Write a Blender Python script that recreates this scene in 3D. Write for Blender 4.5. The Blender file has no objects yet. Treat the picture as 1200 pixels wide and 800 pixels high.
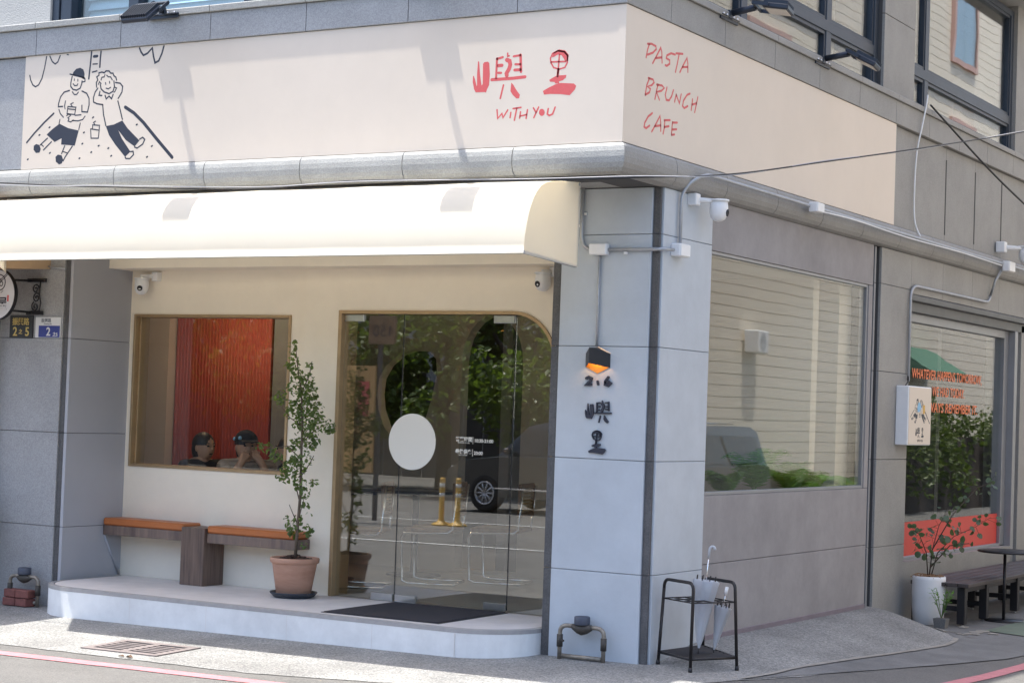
import bpy, bmesh, math, random
from mathutils import Vector, Matrix
R = math.radians
scene = bpy.context.scene
col = scene.collection
random.seed(7)

# ---------------------------------------------------------------- camera, sky, sun, exposure
cd = bpy.data.cameras.new('camera')
cam = bpy.data.objects.new('camera', cd)
col.objects.link(cam)
cam.matrix_world = Matrix(((0.86067874, -0.01182945, 0.50901097, 5.43504),
                           (0.50789858, -0.05005792, -0.85996118, -11.034637),
                           (0.0356529, 0.99867626, -0.03707563, 1.6),
                           (0, 0, 0, 1)))
cd.sensor_width = 36.0
cd.lens = 2216.0 / 1200.0 * 36.0
cd.clip_start = 0.1
cd.clip_end = 2000
scene.camera = cam

SA, SB = 0.25, 0.087               # sunlight drifts this far in +x and +y for each metre it falls
sun_dir = Vector((-SA, -SB, 1.0)).normalized()
world = bpy.data.worlds.new('World')
scene.world = world
world.use_nodes = True
wn = world.node_tree
bg = wn.nodes['Background']
sky = wn.nodes.new('ShaderNodeTexSky')
sky.sky_type = 'NISHITA'
sky.sun_disc = False
sky.sun_elevation = math.asin(sun_dir.z)
sky.sun_rotation = math.atan2(sun_dir.x, sun_dir.y)
sky.dust_density = 3.0
sky.air_density = 1.0
sky.ozone_density = 0.7
wn.links.new(sky.outputs[0], bg.inputs[0])
bg.inputs[1].default_value = 0.15
sl = bpy.data.lights.new('sun', 'SUN')
sl.energy = 3.1
sl.angle = R(0.53)
sl.color = (1.0, 0.965, 0.89)
sun = bpy.data.objects.new('sun', sl)
sun.rotation_euler = sun_dir.to_track_quat('Z', 'Y').to_euler()
sun.location = (-8, -3, 30)
col.objects.link(sun)
vs = scene.view_settings
vs.view_transform = 'Standard'
vs.look = 'None'
vs.exposure = 1.5
vs.gamma = 1.0
vs.use_curve_mapping = False
scene.cycles.max_bounces = 12
scene.cycles.transparent_max_bounces = 16
scene.cycles.glossy_bounces = 5
scene.cycles.diffuse_bounces = 8
scene.cycles.use_denoising = True
scene.cycles.sample_clamp_indirect = 6.0
scene.cycles.caustics_reflective = False
scene.cycles.caustics_refractive = False

# ---------------------------------------------------------------- materials
MAT = {}
def mat(name, rgb, rough=0.6, metal=0.0, spec=0.5, var=0.0, vscale=6.0, bump=0.0, bscale=60.0, speck=0.0, sscale=180.0,
        rgb2=None, stretch=None, coat=0.0, emit=None, estr=0.0, stain=0.0):
    m = bpy.data.materials.new(name)
    m.use_nodes = True
    nt = m.node_tree
    N, L = nt.nodes, nt.links
    p = N['Principled BSDF']
    p.inputs['Roughness'].default_value = rough
    p.inputs['Metallic'].default_value = metal
    p.inputs['Specular IOR Level'].default_value = spec
    if coat:
        p.inputs['Coat Weight'].default_value = coat
        p.inputs['Coat Roughness'].default_value = 0.05
    tc = N.new('ShaderNodeTexCoord')
    vec = tc.outputs['Object']
    if stretch:
        mp = N.new('ShaderNodeMapping'); mp.inputs['Scale'].default_value = stretch
        L.new(vec, mp.inputs[0]); vec = mp.outputs[0]
    c0 = (*rgb, 1)
    c1 = (*(rgb2 or tuple(max(0, v * (1 - var)) for v in rgb)), 1)
    out = None
    if var or rgb2:
        n = N.new('ShaderNodeTexNoise'); n.inputs['Scale'].default_value = vscale; n.inputs['Detail'].default_value = 7; n.inputs['Roughness'].default_value = 0.65
        L.new(vec, n.inputs['Vector'])
        r = N.new('ShaderNodeValToRGB'); r.color_ramp.elements[0].position = 0.32; r.color_ramp.elements[1].position = 0.7
        r.color_ramp.elements[0].color = c1; r.color_ramp.elements[1].color = c0
        L.new(n.outputs['Fac'], r.inputs[0]); out = r.outputs[0]
    if speck:
        v = N.new('ShaderNodeTexVoronoi'); v.inputs['Scale'].default_value = sscale
        L.new(vec, v.inputs['Vector'])
        mr = N.new('ShaderNodeSeparateColor'); L.new(v.outputs['Color'], mr.inputs[0])
        mm = N.new('ShaderNodeMapRange'); mm.inputs['To Min'].default_value = 1 - speck; mm.inputs['To Max'].default_value = 1 + speck
        L.new(mr.outputs[0], mm.inputs['Value'])
        mx = N.new('ShaderNodeMix'); mx.data_type = 'RGBA'; mx.blend_type = 'MULTIPLY'; mx.inputs[0].default_value = 1
        if out: L.new(out, mx.inputs[6])
        else: mx.inputs[6].default_value = c0
        L.new(mm.outputs[0], mx.inputs[7]); out = mx.outputs[2]
    if stain:
        n2 = N.new('ShaderNodeTexNoise'); n2.inputs['Scale'].default_value = 1.7; n2.inputs['Detail'].default_value = 9; n2.inputs['Roughness'].default_value = 0.7
        gpos = N.new('ShaderNodeNewGeometry'); L.new(gpos.outputs['Position'], n2.inputs['Vector'])
        m2 = N.new('ShaderNodeMapRange'); m2.inputs['From Min'].default_value = 0.4; m2.inputs['From Max'].default_value = 0.68
        m2.inputs['To Min'].default_value = 1.0; m2.inputs['To Max'].default_value = 1 - stain
        L.new(n2.outputs['Fac'], m2.inputs['Value'])
        mx2 = N.new('ShaderNodeMix'); mx2.data_type = 'RGBA'; mx2.blend_type = 'MULTIPLY'; mx2.inputs[0].default_value = 1
        if out: L.new(out, mx2.inputs[6])
        else: mx2.inputs[6].default_value = c0
        L.new(m2.outputs[0], mx2.inputs[7]); out = mx2.outputs[2]
    if out: L.new(out, p.inputs['Base Color'])
    else: p.inputs['Base Color'].default_value = c0
    if bump:
        nb = N.new('ShaderNodeTexNoise'); nb.inputs['Scale'].default_value = bscale; nb.inputs['Detail'].default_value = 4
        L.new(vec, nb.inputs['Vector'])
        b = N.new('ShaderNodeBump'); b.inputs['Strength'].default_value = bump; b.inputs['Distance'].default_value = 0.01
        L.new(nb.outputs['Fac'], b.inputs['Height']); L.new(b.outputs[0], p.inputs['Normal'])
    if emit:
        p.inputs['Emission Color'].default_value = (*emit, 1); p.inputs['Emission Strength'].default_value = estr
    MAT[name] = m
    return m

def glass(name, ior=1.52, tint=(0.93, 0.96, 0.95), wave=0.0, refl=1.0):
    m = bpy.data.materials.new(name); m.use_nodes = True
    nt = m.node_tree; N, L = nt.nodes, nt.links
    N.remove(N['Principled BSDF'])
    out = N['Material Output']
    tr = N.new('ShaderNodeBsdfTransparent'); tr.inputs[0].default_value = (*tint, 1)
    gl = N.new('ShaderNodeBsdfGlossy'); gl.inputs['Roughness'].default_value = 0.0; gl.inputs[0].default_value = (1, 1, 1, 1)
    g = N.new('ShaderNodeNewGeometry')
    mr = N.new('ShaderNodeMapRange'); mr.inputs['To Min'].default_value = ior; mr.inputs['To Max'].default_value = 1 / ior
    L.new(g.outputs['Backfacing'], mr.inputs['Value'])
    fr = N.new('ShaderNodeFresnel'); L.new(mr.outputs[0], fr.inputs['IOR'])
    mul = N.new('ShaderNodeMath'); mul.operation = 'MULTIPLY'; mul.inputs[1].default_value = refl; mul.use_clamp = True
    L.new(fr.outputs[0], mul.inputs[0])
    mx = N.new('ShaderNodeMixShader')
    L.new(mul.outputs[0], mx.inputs[0]); L.new(tr.outputs[0], mx.inputs[1]); L.new(gl.outputs[0], mx.inputs[2])
    L.new(mx.outputs[0], out.inputs[0])
    if wave:
        tc = N.new('ShaderNodeTexCoord')
        n = N.new('ShaderNodeTexNoise'); n.inputs['Scale'].default_value = 1.3; n.inputs['Detail'].default_value = 1
        L.new(tc.outputs['Object'], n.inputs['Vector'])
        b = N.new('ShaderNodeBump'); b.inputs['Strength'].default_value = 1.0; b.inputs['Distance'].default_value = wave
        L.new(n.outputs['Fac'], b.inputs['Height'])
        L.new(b.outputs[0], gl.inputs['Normal'])
    MAT[name] = m
    return m

def translucent(name, rgb, fac, rough=0.7, tcol=None, var=0.05, vscale=4):
    m = mat(name, rgb, rough, var=var, vscale=vscale, bump=0.05, bscale=400)
    nt = m.node_tree; N, L = nt.nodes, nt.links
    p = N['Principled BSDF']; out = N['Material Output']
    t = N.new('ShaderNodeBsdfTranslucent'); t.inputs[0].default_value = (*(tcol or rgb), 1)
    mx = N.new('ShaderNodeMixShader'); mx.inputs[0].default_value = fac
    L.new(p.outputs[0], mx.inputs[1]); L.new(t.outputs[0], mx.inputs[2]); L.new(mx.outputs[0], out.inputs[0])
    return m

mat('stone', (0.37, 0.375, 0.385), 0.65, var=0.10, vscale=3, speck=0.16, sscale=150, bump=0.18, bscale=160, stain=0.12)
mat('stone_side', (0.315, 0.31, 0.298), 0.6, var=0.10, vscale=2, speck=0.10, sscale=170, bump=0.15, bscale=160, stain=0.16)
mat('bull_stone', (0.38, 0.38, 0.365), 0.7, var=0.12, vscale=4, speck=0.14, sscale=160, bump=0.3, bscale=120, stain=0.16)
mat('stone_dark', (0.11, 0.11, 0.115), 0.55, var=0.3, vscale=8, speck=0.25, sscale=190, bump=0.1, stain=0.2)
mat('grout', (0.07, 0.07, 0.072), 0.9)
mat('joint_grey', (0.20, 0.21, 0.23), 0.9)
mat('tile_joint', (0.40, 0.36, 0.30), 0.9)
mat('wall_upper', (0.44, 0.44, 0.43), 0.85, var=0.08, vscale=5, bump=0.5, bscale=90)
mat('pillar_paint', (0.52, 0.57, 0.625), 0.6, var=0.09, vscale=2.0, bump=0.08, bscale=40, stain=0.12)
mat('return_panel', (0.40, 0.41, 0.45), 0.55, var=0.06, vscale=1.5, bump=0.04)
mat('stucco', (0.335, 0.32, 0.325), 0.8, var=0.14, vscale=3.5, bump=0.10, bscale=70, stain=0.18)
mat('stucco_base', (0.22, 0.185, 0.21), 0.8, var=0.2, vscale=5, bump=0.1)
mat('cream_wall', (0.89, 0.82, 0.695), 0.8, var=0.05, vscale=2.2, bump=0.10, bscale=55, stain=0.05)
mat('sign_face', (0.73, 0.635, 0.535), 0.5, var=0.03, vscale=1.2, stain=0.04)
mat('sign_red', (0.70, 0.115, 0.115), 0.5, var=0.1, vscale=60)
mat('ink', (0.022, 0.026, 0.045), 0.5)
translucent('awning_cloth', (0.92, 0.91, 0.87), 0.62, tcol=(0.98, 0.92, 0.78), var=0.04)
translucent('tan_cloth', (0.66, 0.50, 0.33), 0.25, tcol=(0.75, 0.5, 0.28), var=0.1)
mat('platform_tile', (0.78, 0.74, 0.72), 0.55, var=0.10, vscale=6, bump=0.05, stain=0.14)
mat('platform_riser', (0.86, 0.87, 0.87), 0.6, var=0.10, vscale=5, stain=0.16)
mat('platform_rim', (0.40, 0.385, 0.38), 0.5, var=0.15, vscale=20)
mat('brass', (0.46, 0.33, 0.19), 0.45, metal=0.6, var=0.15, vscale=10)
mat('steel', (0.60, 0.61, 0.62), 0.28, metal=1.0, var=0.1, vscale=20)
mat('chrome', (0.75, 0.75, 0.76), 0.12, metal=1.0)
mat('galv', (0.44, 0.46, 0.49), 0.45, metal=0.35, var=0.2, vscale=14)
mat('meter_pipe', (0.36, 0.32, 0.27), 0.5, metal=0.6, var=0.4, vscale=25, bump=0.2)
mat('meter_body', (0.085, 0.075, 0.065), 0.6, metal=0.3, var=0.4, vscale=25, bump=0.2)
mat('meter_cap', (0.06, 0.07, 0.10), 0.5)
mat('black_metal', (0.022, 0.022, 0.026), 0.45, metal=0.3, var=0.2)
mat('stand_metal', (0.035, 0.033, 0.034), 0.4, metal=0.5, var=0.3, vscale=20)
mat('lamp_housing', (0.035, 0.045, 0.065), 0.42, metal=0.4, var=0.2, vscale=12)
mat('lamp_face', (0.66, 0.60, 0.52), 0.3)
mat('white_plastic', (0.80, 0.81, 0.82), 0.38, var=0.05, vscale=20)
mat('grey_plastic', (0.42, 0.44, 0.47), 0.45)
mat('navy_frame', (0.05, 0.065, 0.09), 0.42, metal=0.4, var=0.15, vscale=4)
mat('grey_frame', (0.30, 0.31, 0.33), 0.4, metal=0.4, var=0.1)
mat('blind', (0.62, 0.66, 0.66), 0.6)
mat('dark_shutter', (0.13, 0.135, 0.14), 0.5, metal=0.4, var=0.2, vscale=6)
mat('red_wall', (0.42, 0.075, 0.055), 0.6, var=0.12, vscale=3)
mat('interior_beige', (0.55, 0.47, 0.38), 0.85, var=0.08, vscale=3)
mat('interior_grey', (0.24, 0.235, 0.235), 0.85, var=0.1, vscale=3)
mat('interior_dark', (0.045, 0.042, 0.04), 0.8)
mat('interior_floor', (0.50, 0.47, 0.42), 0.35, var=0.12, vscale=2.5)
mat('orange_vinyl', (0.47, 0.15, 0.045), 0.42, var=0.08, vscale=8, bump=0.05)
mat('walnut', (0.20, 0.135, 0.105), 0.5, rgb2=(0.075, 0.05, 0.042), vscale=3.0, stretch=(14, 14, 0.8), bump=0.05)
mat('walnut_h', (0.25, 0.18, 0.145), 0.5, rgb2=(0.11, 0.078, 0.068), vscale=3.0, stretch=(6, 6, 0.6), bump=0.05)
mat('wood', (0.30, 0.175, 0.09), 0.5, rgb2=(0.16, 0.085, 0.045), vscale=4, stretch=(8, 8, 1))
mat('rattan', (0.52, 0.38, 0.20), 0.6, rgb2=(0.28, 0.19, 0.10), vscale=60)
mat('terracotta', (0.56, 0.33, 0.235), 0.8, rgb2=(0.46, 0.245, 0.165), vscale=5, bump=0.12, bscale=50, stretch=(1, 1, 5), stain=0.12)
mat('saucer', (0.035, 0.042, 0.055), 0.4)
mat('mulch', (0.085, 0.045, 0.03), 0.9, var=0.5, vscale=40)
mat('fibre', (0.36, 0.21, 0.11), 0.9, var=0.4, vscale=50)
mat('bark', (0.17, 0.13, 0.095), 0.85, var=0.35, vscale=20, bump=0.4, bscale=50)
mat('bark_dark', (0.05, 0.036, 0.028), 0.85, var=0.3, vscale=20)
def leafmat(name, rgb, t=0.3, var=0.3):
    m = translucent(name, rgb, t, rough=0.45, tcol=(rgb[0] * 1.5, rgb[1] * 1.7, rgb[2] * 0.7), var=var, vscale=9)
    return m
leafmat('leaf_ficus', (0.14, 0.20, 0.075), 0.38)
leafmat('leaf_new', (0.19, 0.26, 0.07))
leafmat('leaf_euc', (0.10, 0.15, 0.095))
leafmat('leaf_fern', (0.15, 0.28, 0.08))
leafmat('leaf_tree', (0.12, 0.17, 0.035), 0.35, 0.45)
leafmat('leaf_hedge', (0.10, 0.135, 0.035), 0.3, 0.5)
mat('mat_rug', (0.05, 0.046, 0.055), 0.95, var=0.35, vscale=90, speck=0.4, sscale=260, bump=0.8, bscale=300)
mat('asphalt', (0.145, 0.14, 0.132), 0.85, var=0.18, vscale=0.8, speck=0.22, sscale=120, bump=0.35, bscale=220, stain=0.2)
mat('kerb_concrete', (0.19, 0.19, 0.19), 0.85, var=0.25, vscale=2.5, speck=0.12, sscale=140, bump=0.2, bscale=120, stain=0.3)
mat('road_red', (0.52, 0.20, 0.22), 0.75, var=0.22, vscale=9, speck=0.12)
mat('road_white', (0.62, 0.62, 0.6), 0.75, var=0.15, vscale=9)
mat('drain_iron', (0.22, 0.185, 0.18), 0.75, rgb2=(0.15, 0.125, 0.12), vscale=14, bump=0.2)
mat('drain_shade', (0.004, 0.004, 0.004), 1.0)  # near-black colour for the shade under the grate
mat('brick_red', (0.23, 0.085, 0.07), 0.85, rgb2=(0.14, 0.05, 0.045), vscale=14, bump=0.3)
mat('planter_white', (0.72, 0.73, 0.75), 0.45, var=0.05, vscale=5)
mat('slat_wood', (0.075, 0.062, 0.062), 0.55, rgb2=(0.045, 0.036, 0.036), vscale=5, stretch=(6, 0.6, 6))
mat('red_film', (0.60, 0.045, 0.03), 0.45)
mat('orange_film', (0.80, 0.19, 0.06), 0.5)
mat('white_film', (0.78, 0.77, 0.72), 0.5)
mat('plate_blue', (0.035, 0.05, 0.26), 0.35)
mat('plate_white', (0.72, 0.73, 0.74), 0.4)
mat('plate_dark', (0.02, 0.023, 0.028), 0.4)
mat('plate_gold', (0.62, 0.46, 0.16), 0.4, metal=0.3)
mat('tile_white', (0.80, 0.71, 0.58), 0.5, var=0.05, vscale=0.4)
mat('tile_pink', (0.56, 0.36, 0.31), 0.6)
mat('skin', (0.48, 0.29, 0.20), 0.55, var=0.08, vscale=14)
mat('hair', (0.012, 0.011, 0.012), 0.5)
mat('cloth_black', (0.02, 0.02, 0.024), 0.9)
mat('cloth_stripe', (0.50, 0.44, 0.38), 0.9, rgb2=(0.10, 0.07, 0.06), vscale=9, stretch=(0.4, 0.4, 6))
mat('cloth_white', (0.7, 0.7, 0.72), 0.9)
mat('cap_blue', (0.28, 0.52, 0.74), 0.8)
mat('mask_dark', (0.03, 0.03, 0.035), 0.9)
mat('car_black', (0.012, 0.013, 0.016), 0.25, coat=1.0)
mat('car_silver', (0.45, 0.46, 0.47), 0.3, metal=0.5, coat=1.0)
mat('tyre', (0.02, 0.02, 0.02), 0.85)
mat('car_glass', (0.01, 0.012, 0.014), 0.05)
mat('rim_alloy', (0.5, 0.5, 0.52), 0.3, metal=0.9)
mat('lamp_red', (0.4, 0.02, 0.02), 0.3)
mat('bulb', (1, 0.7, 0.35), 0.5, emit=(1.0, 0.55, 0.2), estr=22.0)
mat('lamp_gold', (0.65, 0.33, 0.08), 0.4, metal=0.5)
mat('yellow_post', (0.62, 0.36, 0.06), 0.5)
mat('fence_dark', (0.045, 0.05, 0.06), 0.7)
mat('board_orange', (0.62, 0.36, 0.14), 0.6)
mat('green_cloth', (0.07, 0.16, 0.11), 0.8)
translucent('clear_vinyl', (0.74, 0.77, 0.82), 0.45, rough=0.25, var=0.15, vscale=14)
mat('blue_vinyl', (0.10, 0.25, 0.50), 0.35)
mat('cable_black', (0.02, 0.02, 0.022), 0.6)
mat('cable_grey', (0.42, 0.42, 0.44), 0.5)
mat('debris', (0.33, 0.31, 0.28), 0.9, var=0.3, vscale=9)
mat('green_plate', (0.16, 0.20, 0.15), 0.6, var=0.25, vscale=6)
mat('dry_leaf', (0.10, 0.055, 0.03), 0.85)
glass('glass_door', 1.50, (0.92, 0.94, 0.93), refl=3.1)
glass('glass_side', 1.50, (0.95, 0.97, 0.96), wave=0.0008, refl=1.1)
glass('glass_shop', 1.50, (0.95, 0.97, 0.96), wave=0.0008, refl=0.75)
glass('glass_front', 1.50, (0.95, 0.96, 0.95), refl=1.4)
glass('glass_blue', 1.55, (0.80, 0.88, 0.92), refl=1.6)
# washed aggregate paving
m = mat('aggregate', (0.40, 0.40, 0.385), 0.85)
nt = m.node_tree; N, L = nt.nodes, nt.links
g_ = N.new('ShaderNodeNewGeometry')
v1 = N.new('ShaderNodeTexVoronoi'); v1.inputs['Scale'].default_value = 105; L.new(g_.outputs['Position'], v1.inputs['Vector'])
r1 = N.new('ShaderNodeValToRGB'); e = r1.color_ramp.elements
e[0].color = (0.14, 0.14, 0.138, 1); e[1].color = (0.33, 0.325, 0.31, 1); e[1].position = 0.85
e.new(0.35).color = (0.21, 0.21, 0.205, 1); e.new(0.6).color = (0.255, 0.25, 0.237, 1)
sc_ = N.new('ShaderNodeSeparateColor'); L.new(v1.outputs['Color'], sc_.inputs[0]); L.new(sc_.outputs[0], r1.inputs[0])
n1 = N.new('ShaderNodeTexNoise'); n1.inputs['Scale'].default_value = 1.6; n1.inputs['Detail'].default_value = 8; L.new(g_.outputs['Position'], n1.inputs['Vector'])
mr1 = N.new('ShaderNodeMapRange'); mr1.inputs['From Min'].default_value = 0.35; mr1.inputs['From Max'].default_value = 0.7
mr1.inputs['To Min'].default_value = 1.12; mr1.inputs['To Max'].default_value = 0.72
L.new(n1.outputs['Fac'], mr1.inputs['Value'])
mxa = N.new('ShaderNodeMix'); mxa.data_type = 'RGBA'; mxa.blend_type = 'MULTIPLY'; mxa.inputs[0].default_value = 1
L.new(r1.outputs[0], mxa.inputs[6]); L.new(mr1.outputs[0], mxa.inputs[7]); L.new(mxa.outputs[2], N['Principled BSDF'].inputs['Base Color'])
bb = N.new('ShaderNodeBump'); bb.inputs['Strength'].default_value = 0.7; bb.inputs['Distance'].default_value = 0.004; bb.invert = True
L.new(v1.outputs['Distance'], bb.inputs['Height']); L.new(bb.outputs[0], N['Principled BSDF'].inputs['Normal'])

# ---------------------------------------------------------------- mesh helpers
class MB:
    def __init__(s): s.v = []; s.f = []; s.sm = []
    def add(s, vs_, fs, smooth=False):
        o = len(s.v); s.v += [tuple(p) for p in vs_]
        for f in fs: s.f.append(tuple(i + o for i in f)); s.sm.append(smooth)
        return s
    def box(s, x0, x1, y0, y1, z0, z1, c=0.0):
        if x0 > x1: x0, x1 = x1, x0
        if y0 > y1: y0, y1 = y1, y0
        if z0 > z1: z0, z1 = z1, z0
        if c <= 0:
            return s.add([(x0, y0, z0), (x1, y0, z0), (x1, y1, z0), (x0, y1, z0), (x0, y0, z1), (x1, y0, z1), (x1, y1, z1), (x0, y1, z1)],
                         [(0, 3, 2, 1), (4, 5, 6, 7), (0, 1, 5, 4), (1, 2, 6, 5), (2, 3, 7, 6), (3, 0, 4, 7)])
        bm = bmesh.new()
        bmesh.ops.create_cube(bm, size=1)
        for v in bm.verts: v.co = ((x0 + x1) / 2 + v.co.x * (x1 - x0), (y0 + y1) / 2 + v.co.y * (y1 - y0), (z0 + z1) / 2 + v.co.z * (z1 - z0))
        bmesh.ops.bevel(bm, geom=bm.edges[:], offset=min(c, 0.45 * min(x1 - x0, y1 - y0, z1 - z0)), segments=1, affect='EDGES')
        bm.verts.index_update()
        s.add([tuple(v.co) for v in bm.verts], [[v.index for v in f.verts] for f in bm.faces]); bm.free()
        return s
    def xbox(s, M, sx, sy, sz, c=0.0):
        t = MB().box(-sx / 2, sx / 2, -sy / 2, sy / 2, -sz / 2, sz / 2, c)
        return s.add([tuple(M @ Vector(p)) for p in t.v], t.f)
    def tube(s, pts, r, n=8, cap=True, smooth=True):
        pts = [Vector(p) for p in pts]
        rs = r if isinstance(r, (list, tuple)) else [r] * len(pts)
        o = len(s.v)
        up = None
        for i, p in enumerate(pts):
            if i == 0: d = pts[1] - p
            elif i == len(pts) - 1: d = p - pts[i - 1]
            else: d = (pts[i + 1] - p).normalized() + (p - pts[i - 1]).normalized()
            d = d.normalized() if d.length > 1e-9 else Vector((0, 0, 1))
            if up is None:
                a = Vector((0, 0, 1)) if abs(d.z) < 0.9 else Vector((1, 0, 0))
                u = d.cross(a).normalized()
            else:
                u = (up - d * up.dot(d)).normalized()
            up = u
            w = d.cross(u)
            for k in range(n):
                t = 2 * math.pi * k / n
                s.v.append(tuple(p + (u * math.cos(t) + w * math.sin(t)) * rs[i]))
        for i in range(len(pts) - 1):
            for k in range(n):
                s.f.append((o + i * n + k, o + i * n + (k + 1) % n, o + (i + 1) * n + (k + 1) % n, o + (i + 1) * n + k)); s.sm.append(smooth)
        if cap:
            s.f.append(tuple(o + k for k in range(n))[::-1]); s.sm.append(False)
            s.f.append(tuple(o + (len(pts) - 1) * n + k for k in range(n))); s.sm.append(False)
        return s
    def lathe(s, prof, c=(0, 0, 0), n=32, M=None, smooth=True):
        o = len(s.v)
        for r, z in prof:
            for k in range(n):
                t = 2 * math.pi * k / n
                p = Vector((r * math.cos(t), r * math.sin(t), z))
                if M: p = M @ p
                s.v.append((p.x + c[0], p.y + c[1], p.z + c[2]))
        m_ = len(prof)
        for i in range(m_ - 1):
            for k in range(n):
                s.f.append((o + i * n + k, o + i * n + (k + 1) % n, o + (i + 1) * n + (k + 1) % n, o + (i + 1) * n + k)); s.sm.append(smooth)
        if prof[0][0] > 1e-6: s.f.append(tuple(o + k for k in range(n))[::-1]); s.sm.append(False)
        if prof[-1][0] > 1e-6: s.f.append(tuple(o + (m_ - 1) * n + k for k in range(n))); s.sm.append(False)
        return s
    def prism(s, poly, f0, f1):
        """poly: 2-D points; f0/f1: functions to 3-D for the two caps"""
        n = len(poly); o = len(s.v)
        s.v += [tuple(f0(*p)) for p in poly] + [tuple(f1(*p)) for p in poly]
        from mathutils.geometry import tessellate_polygon
        tri = tessellate_polygon([[Vector((p[0], p[1], 0)) for p in poly]])
        for t in tri:
            s.f.append((o + t[0], o + t[1], o + t[2])); s.sm.append(False)
            s.f.append((o + n + t[2], o + n + t[1], o + n + t[0])); s.sm.append(False)
        for i in range(n):
            j = (i + 1) % n
            s.f.append((o + i, o + j, o + n + j, o + n + i)); s.sm.append(False)
        return s
    def build(s, name, material, parent=None, fix=True):
        off = Vector((0, 0, 0))
        if parent is not None:
            q = parent
            while q is not None: off += q.location; q = q.parent
        me = bpy.data.meshes.new(name)
        me.from_pydata([(a - off.x, b - off.y, c - off.z) for a, b, c in s.v], [], s.f)
        me.polygons.foreach_set('use_smooth', s.sm)
        if fix:
            bm = bmesh.new(); bm.from_mesh(me); bmesh.ops.recalc_face_normals(bm, faces=bm.faces[:]); bm.to_mesh(me); bm.free()
        me.materials.append(MAT[material])
        o = bpy.data.objects.new(name, me)
        col.objects.link(o)
        o.parent = parent
        return o

def tag(o, label=None, cat=None, group=None, kind=None):
    if label: o['label'] = label
    if cat: o['category'] = cat
    if group: o['group'] = group
    if kind: o['kind'] = kind
    return o
def thing(name, label, cat, loc=(0, 0, 0), group=None, rz=0.0):
    o = bpy.data.objects.new(name, None)
    o.empty_display_size = 0.1
    col.objects.link(o)
    o.location = loc; o.rotation_euler = (0, 0, rz)
    return tag(o, label, cat, group)
def B(name, material, parent, *a, c=0.0):
    return MB().box(*a, c).build(name, material, parent)
def copy_tree(o, parent=None):
    c = o.copy(); col.objects.link(c); c.parent = parent
    for ch in list(o.children): copy_tree(ch, c)
    return c
def stroke(mb, pts, w, f):
    """flat ribbon with rounded ends along 2-D points; f maps (u, v, depth) to 3-D"""
    n = len(pts)
    L_, R_ = [], []
    P = [Vector(p) for p in pts]
    for i in range(n):
        if i == 0: d = P[1] - P[0]
        elif i == n - 1: d = P[-1] - P[-2]
        else: d = (P[i + 1] - P[i]).normalized() + (P[i] - P[i - 1]).normalized()
        if d.length < 1e-9: d = P[i] - P[i - 1]
        d = d.normalized(); nn = Vector((-d.y, d.x))
        k = 1.0
        if 0 < i < n - 1:
            k = min(1.6, 1 / max(0.5, nn.dot(Vector((-(P[i] - P[i - 1]).normalized().y, (P[i] - P[i - 1]).normalized().x)))))
        L_.append(P[i] + nn * w / 2 * k); R_.append(P[i] - nn * w / 2 * k)
    d0 = (P[0] - P[1]).normalized() * w * 0.4; d1 = (P[-1] - P[-2]).normalized() * w * 0.4
    L2 = [P[0] + d0 + (L_[0] - P[0]) * 0.5] + L_ + [P[-1] + d1 + (L_[-1] - P[-1]) * 0.5]
    R2 = [P[0] + d0 + (R_[0] - P[0]) * 0.5] + R_ + [P[-1] + d1 + (R_[-1] - P[-1]) * 0.5]
    m_ = len(L2); o = len(mb.v)
    for dep in (0, 1):
        mb.v += [tuple(f(p.x, p.y, dep)) for p in L2] + [tuple(f(p.x, p.y, dep)) for p in R2]
    k = 2 * m_
    def F(*q): mb.f.append(tuple(o + x for x in q)); mb.sm.append(False)
    for i in range(m_ - 1):
        F(i, i + 1, m_ + i + 1, m_ + i); F(k + i, k + m_ + i, k + m_ + i + 1, k + i + 1)
        F(i, k + i, k + i + 1, i + 1); F(m_ + i, m_ + i + 1, k + m_ + i + 1, k + m_ + i)
    F(0, m_, k + m_, k); F(m_ - 1, k + m_ - 1, k + 2 * m_ - 1, 2 * m_ - 1)
def drawing(data, px, f, sub=None):
    mb = MB()
    for idx, (w, q) in enumerate(data):
        if sub is not None and idx not in sub: continue
        pts = [(q[i] / 1000, q[i + 1] / 1000) for i in range(0, len(q), 2)]
        if w == 0: mb.prism(pts, lambda a, b: f(a, b, 0), lambda a, b: f(a, b, 1))
        else: stroke(mb, pts, w * px, f)
    return mb
def text(name, body, size, material, parent, M, depth=0.002, shear=0.0, align='LEFT', sx=1.0, bold=0.0):
    c = bpy.data.curves.new(name, 'FONT')
    c.body = body; c.size = size; c.extrude = depth; c.shear = shear; c.align_x = align; c.resolution_u = 3; c.offset = bold
    t = bpy.data.objects.new(name + '_curve', c); col.objects.link(t)
    bpy.context.view_layer.update()
    dg = bpy.context.evaluated_depsgraph_get()
    me = bpy.data.meshes.new_from_object(t.evaluated_get(dg))
    bpy.data.objects.remove(t); bpy.data.curves.remove(c)
    off = Vector((0, 0, 0)); q = parent
    while q is not None: off += q.location; q = q.parent
    me.transform(Matrix.Translation(-off) @ M @ Matrix.Diagonal((sx, 1, 1, 1)))
    me.materials.clear(); me.materials.append(MAT[material])
    me.name = name
    o = bpy.data.objects.new(name, me); col.objects.link(o); o.parent = parent
    return o
FRONT = lambda x, y, z: Matrix(((1, 0, 0, x), (0, 0, -1, y), (0, 1, 0, z), (0, 0, 0, 1)))     # text facing -Y
SIDE = lambda x, y, z: Matrix(((0, 0, 1, x), (1, 0, 0, y), (0, 1, 0, z), (0, 0, 0, 1)))       # text facing +X
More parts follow.
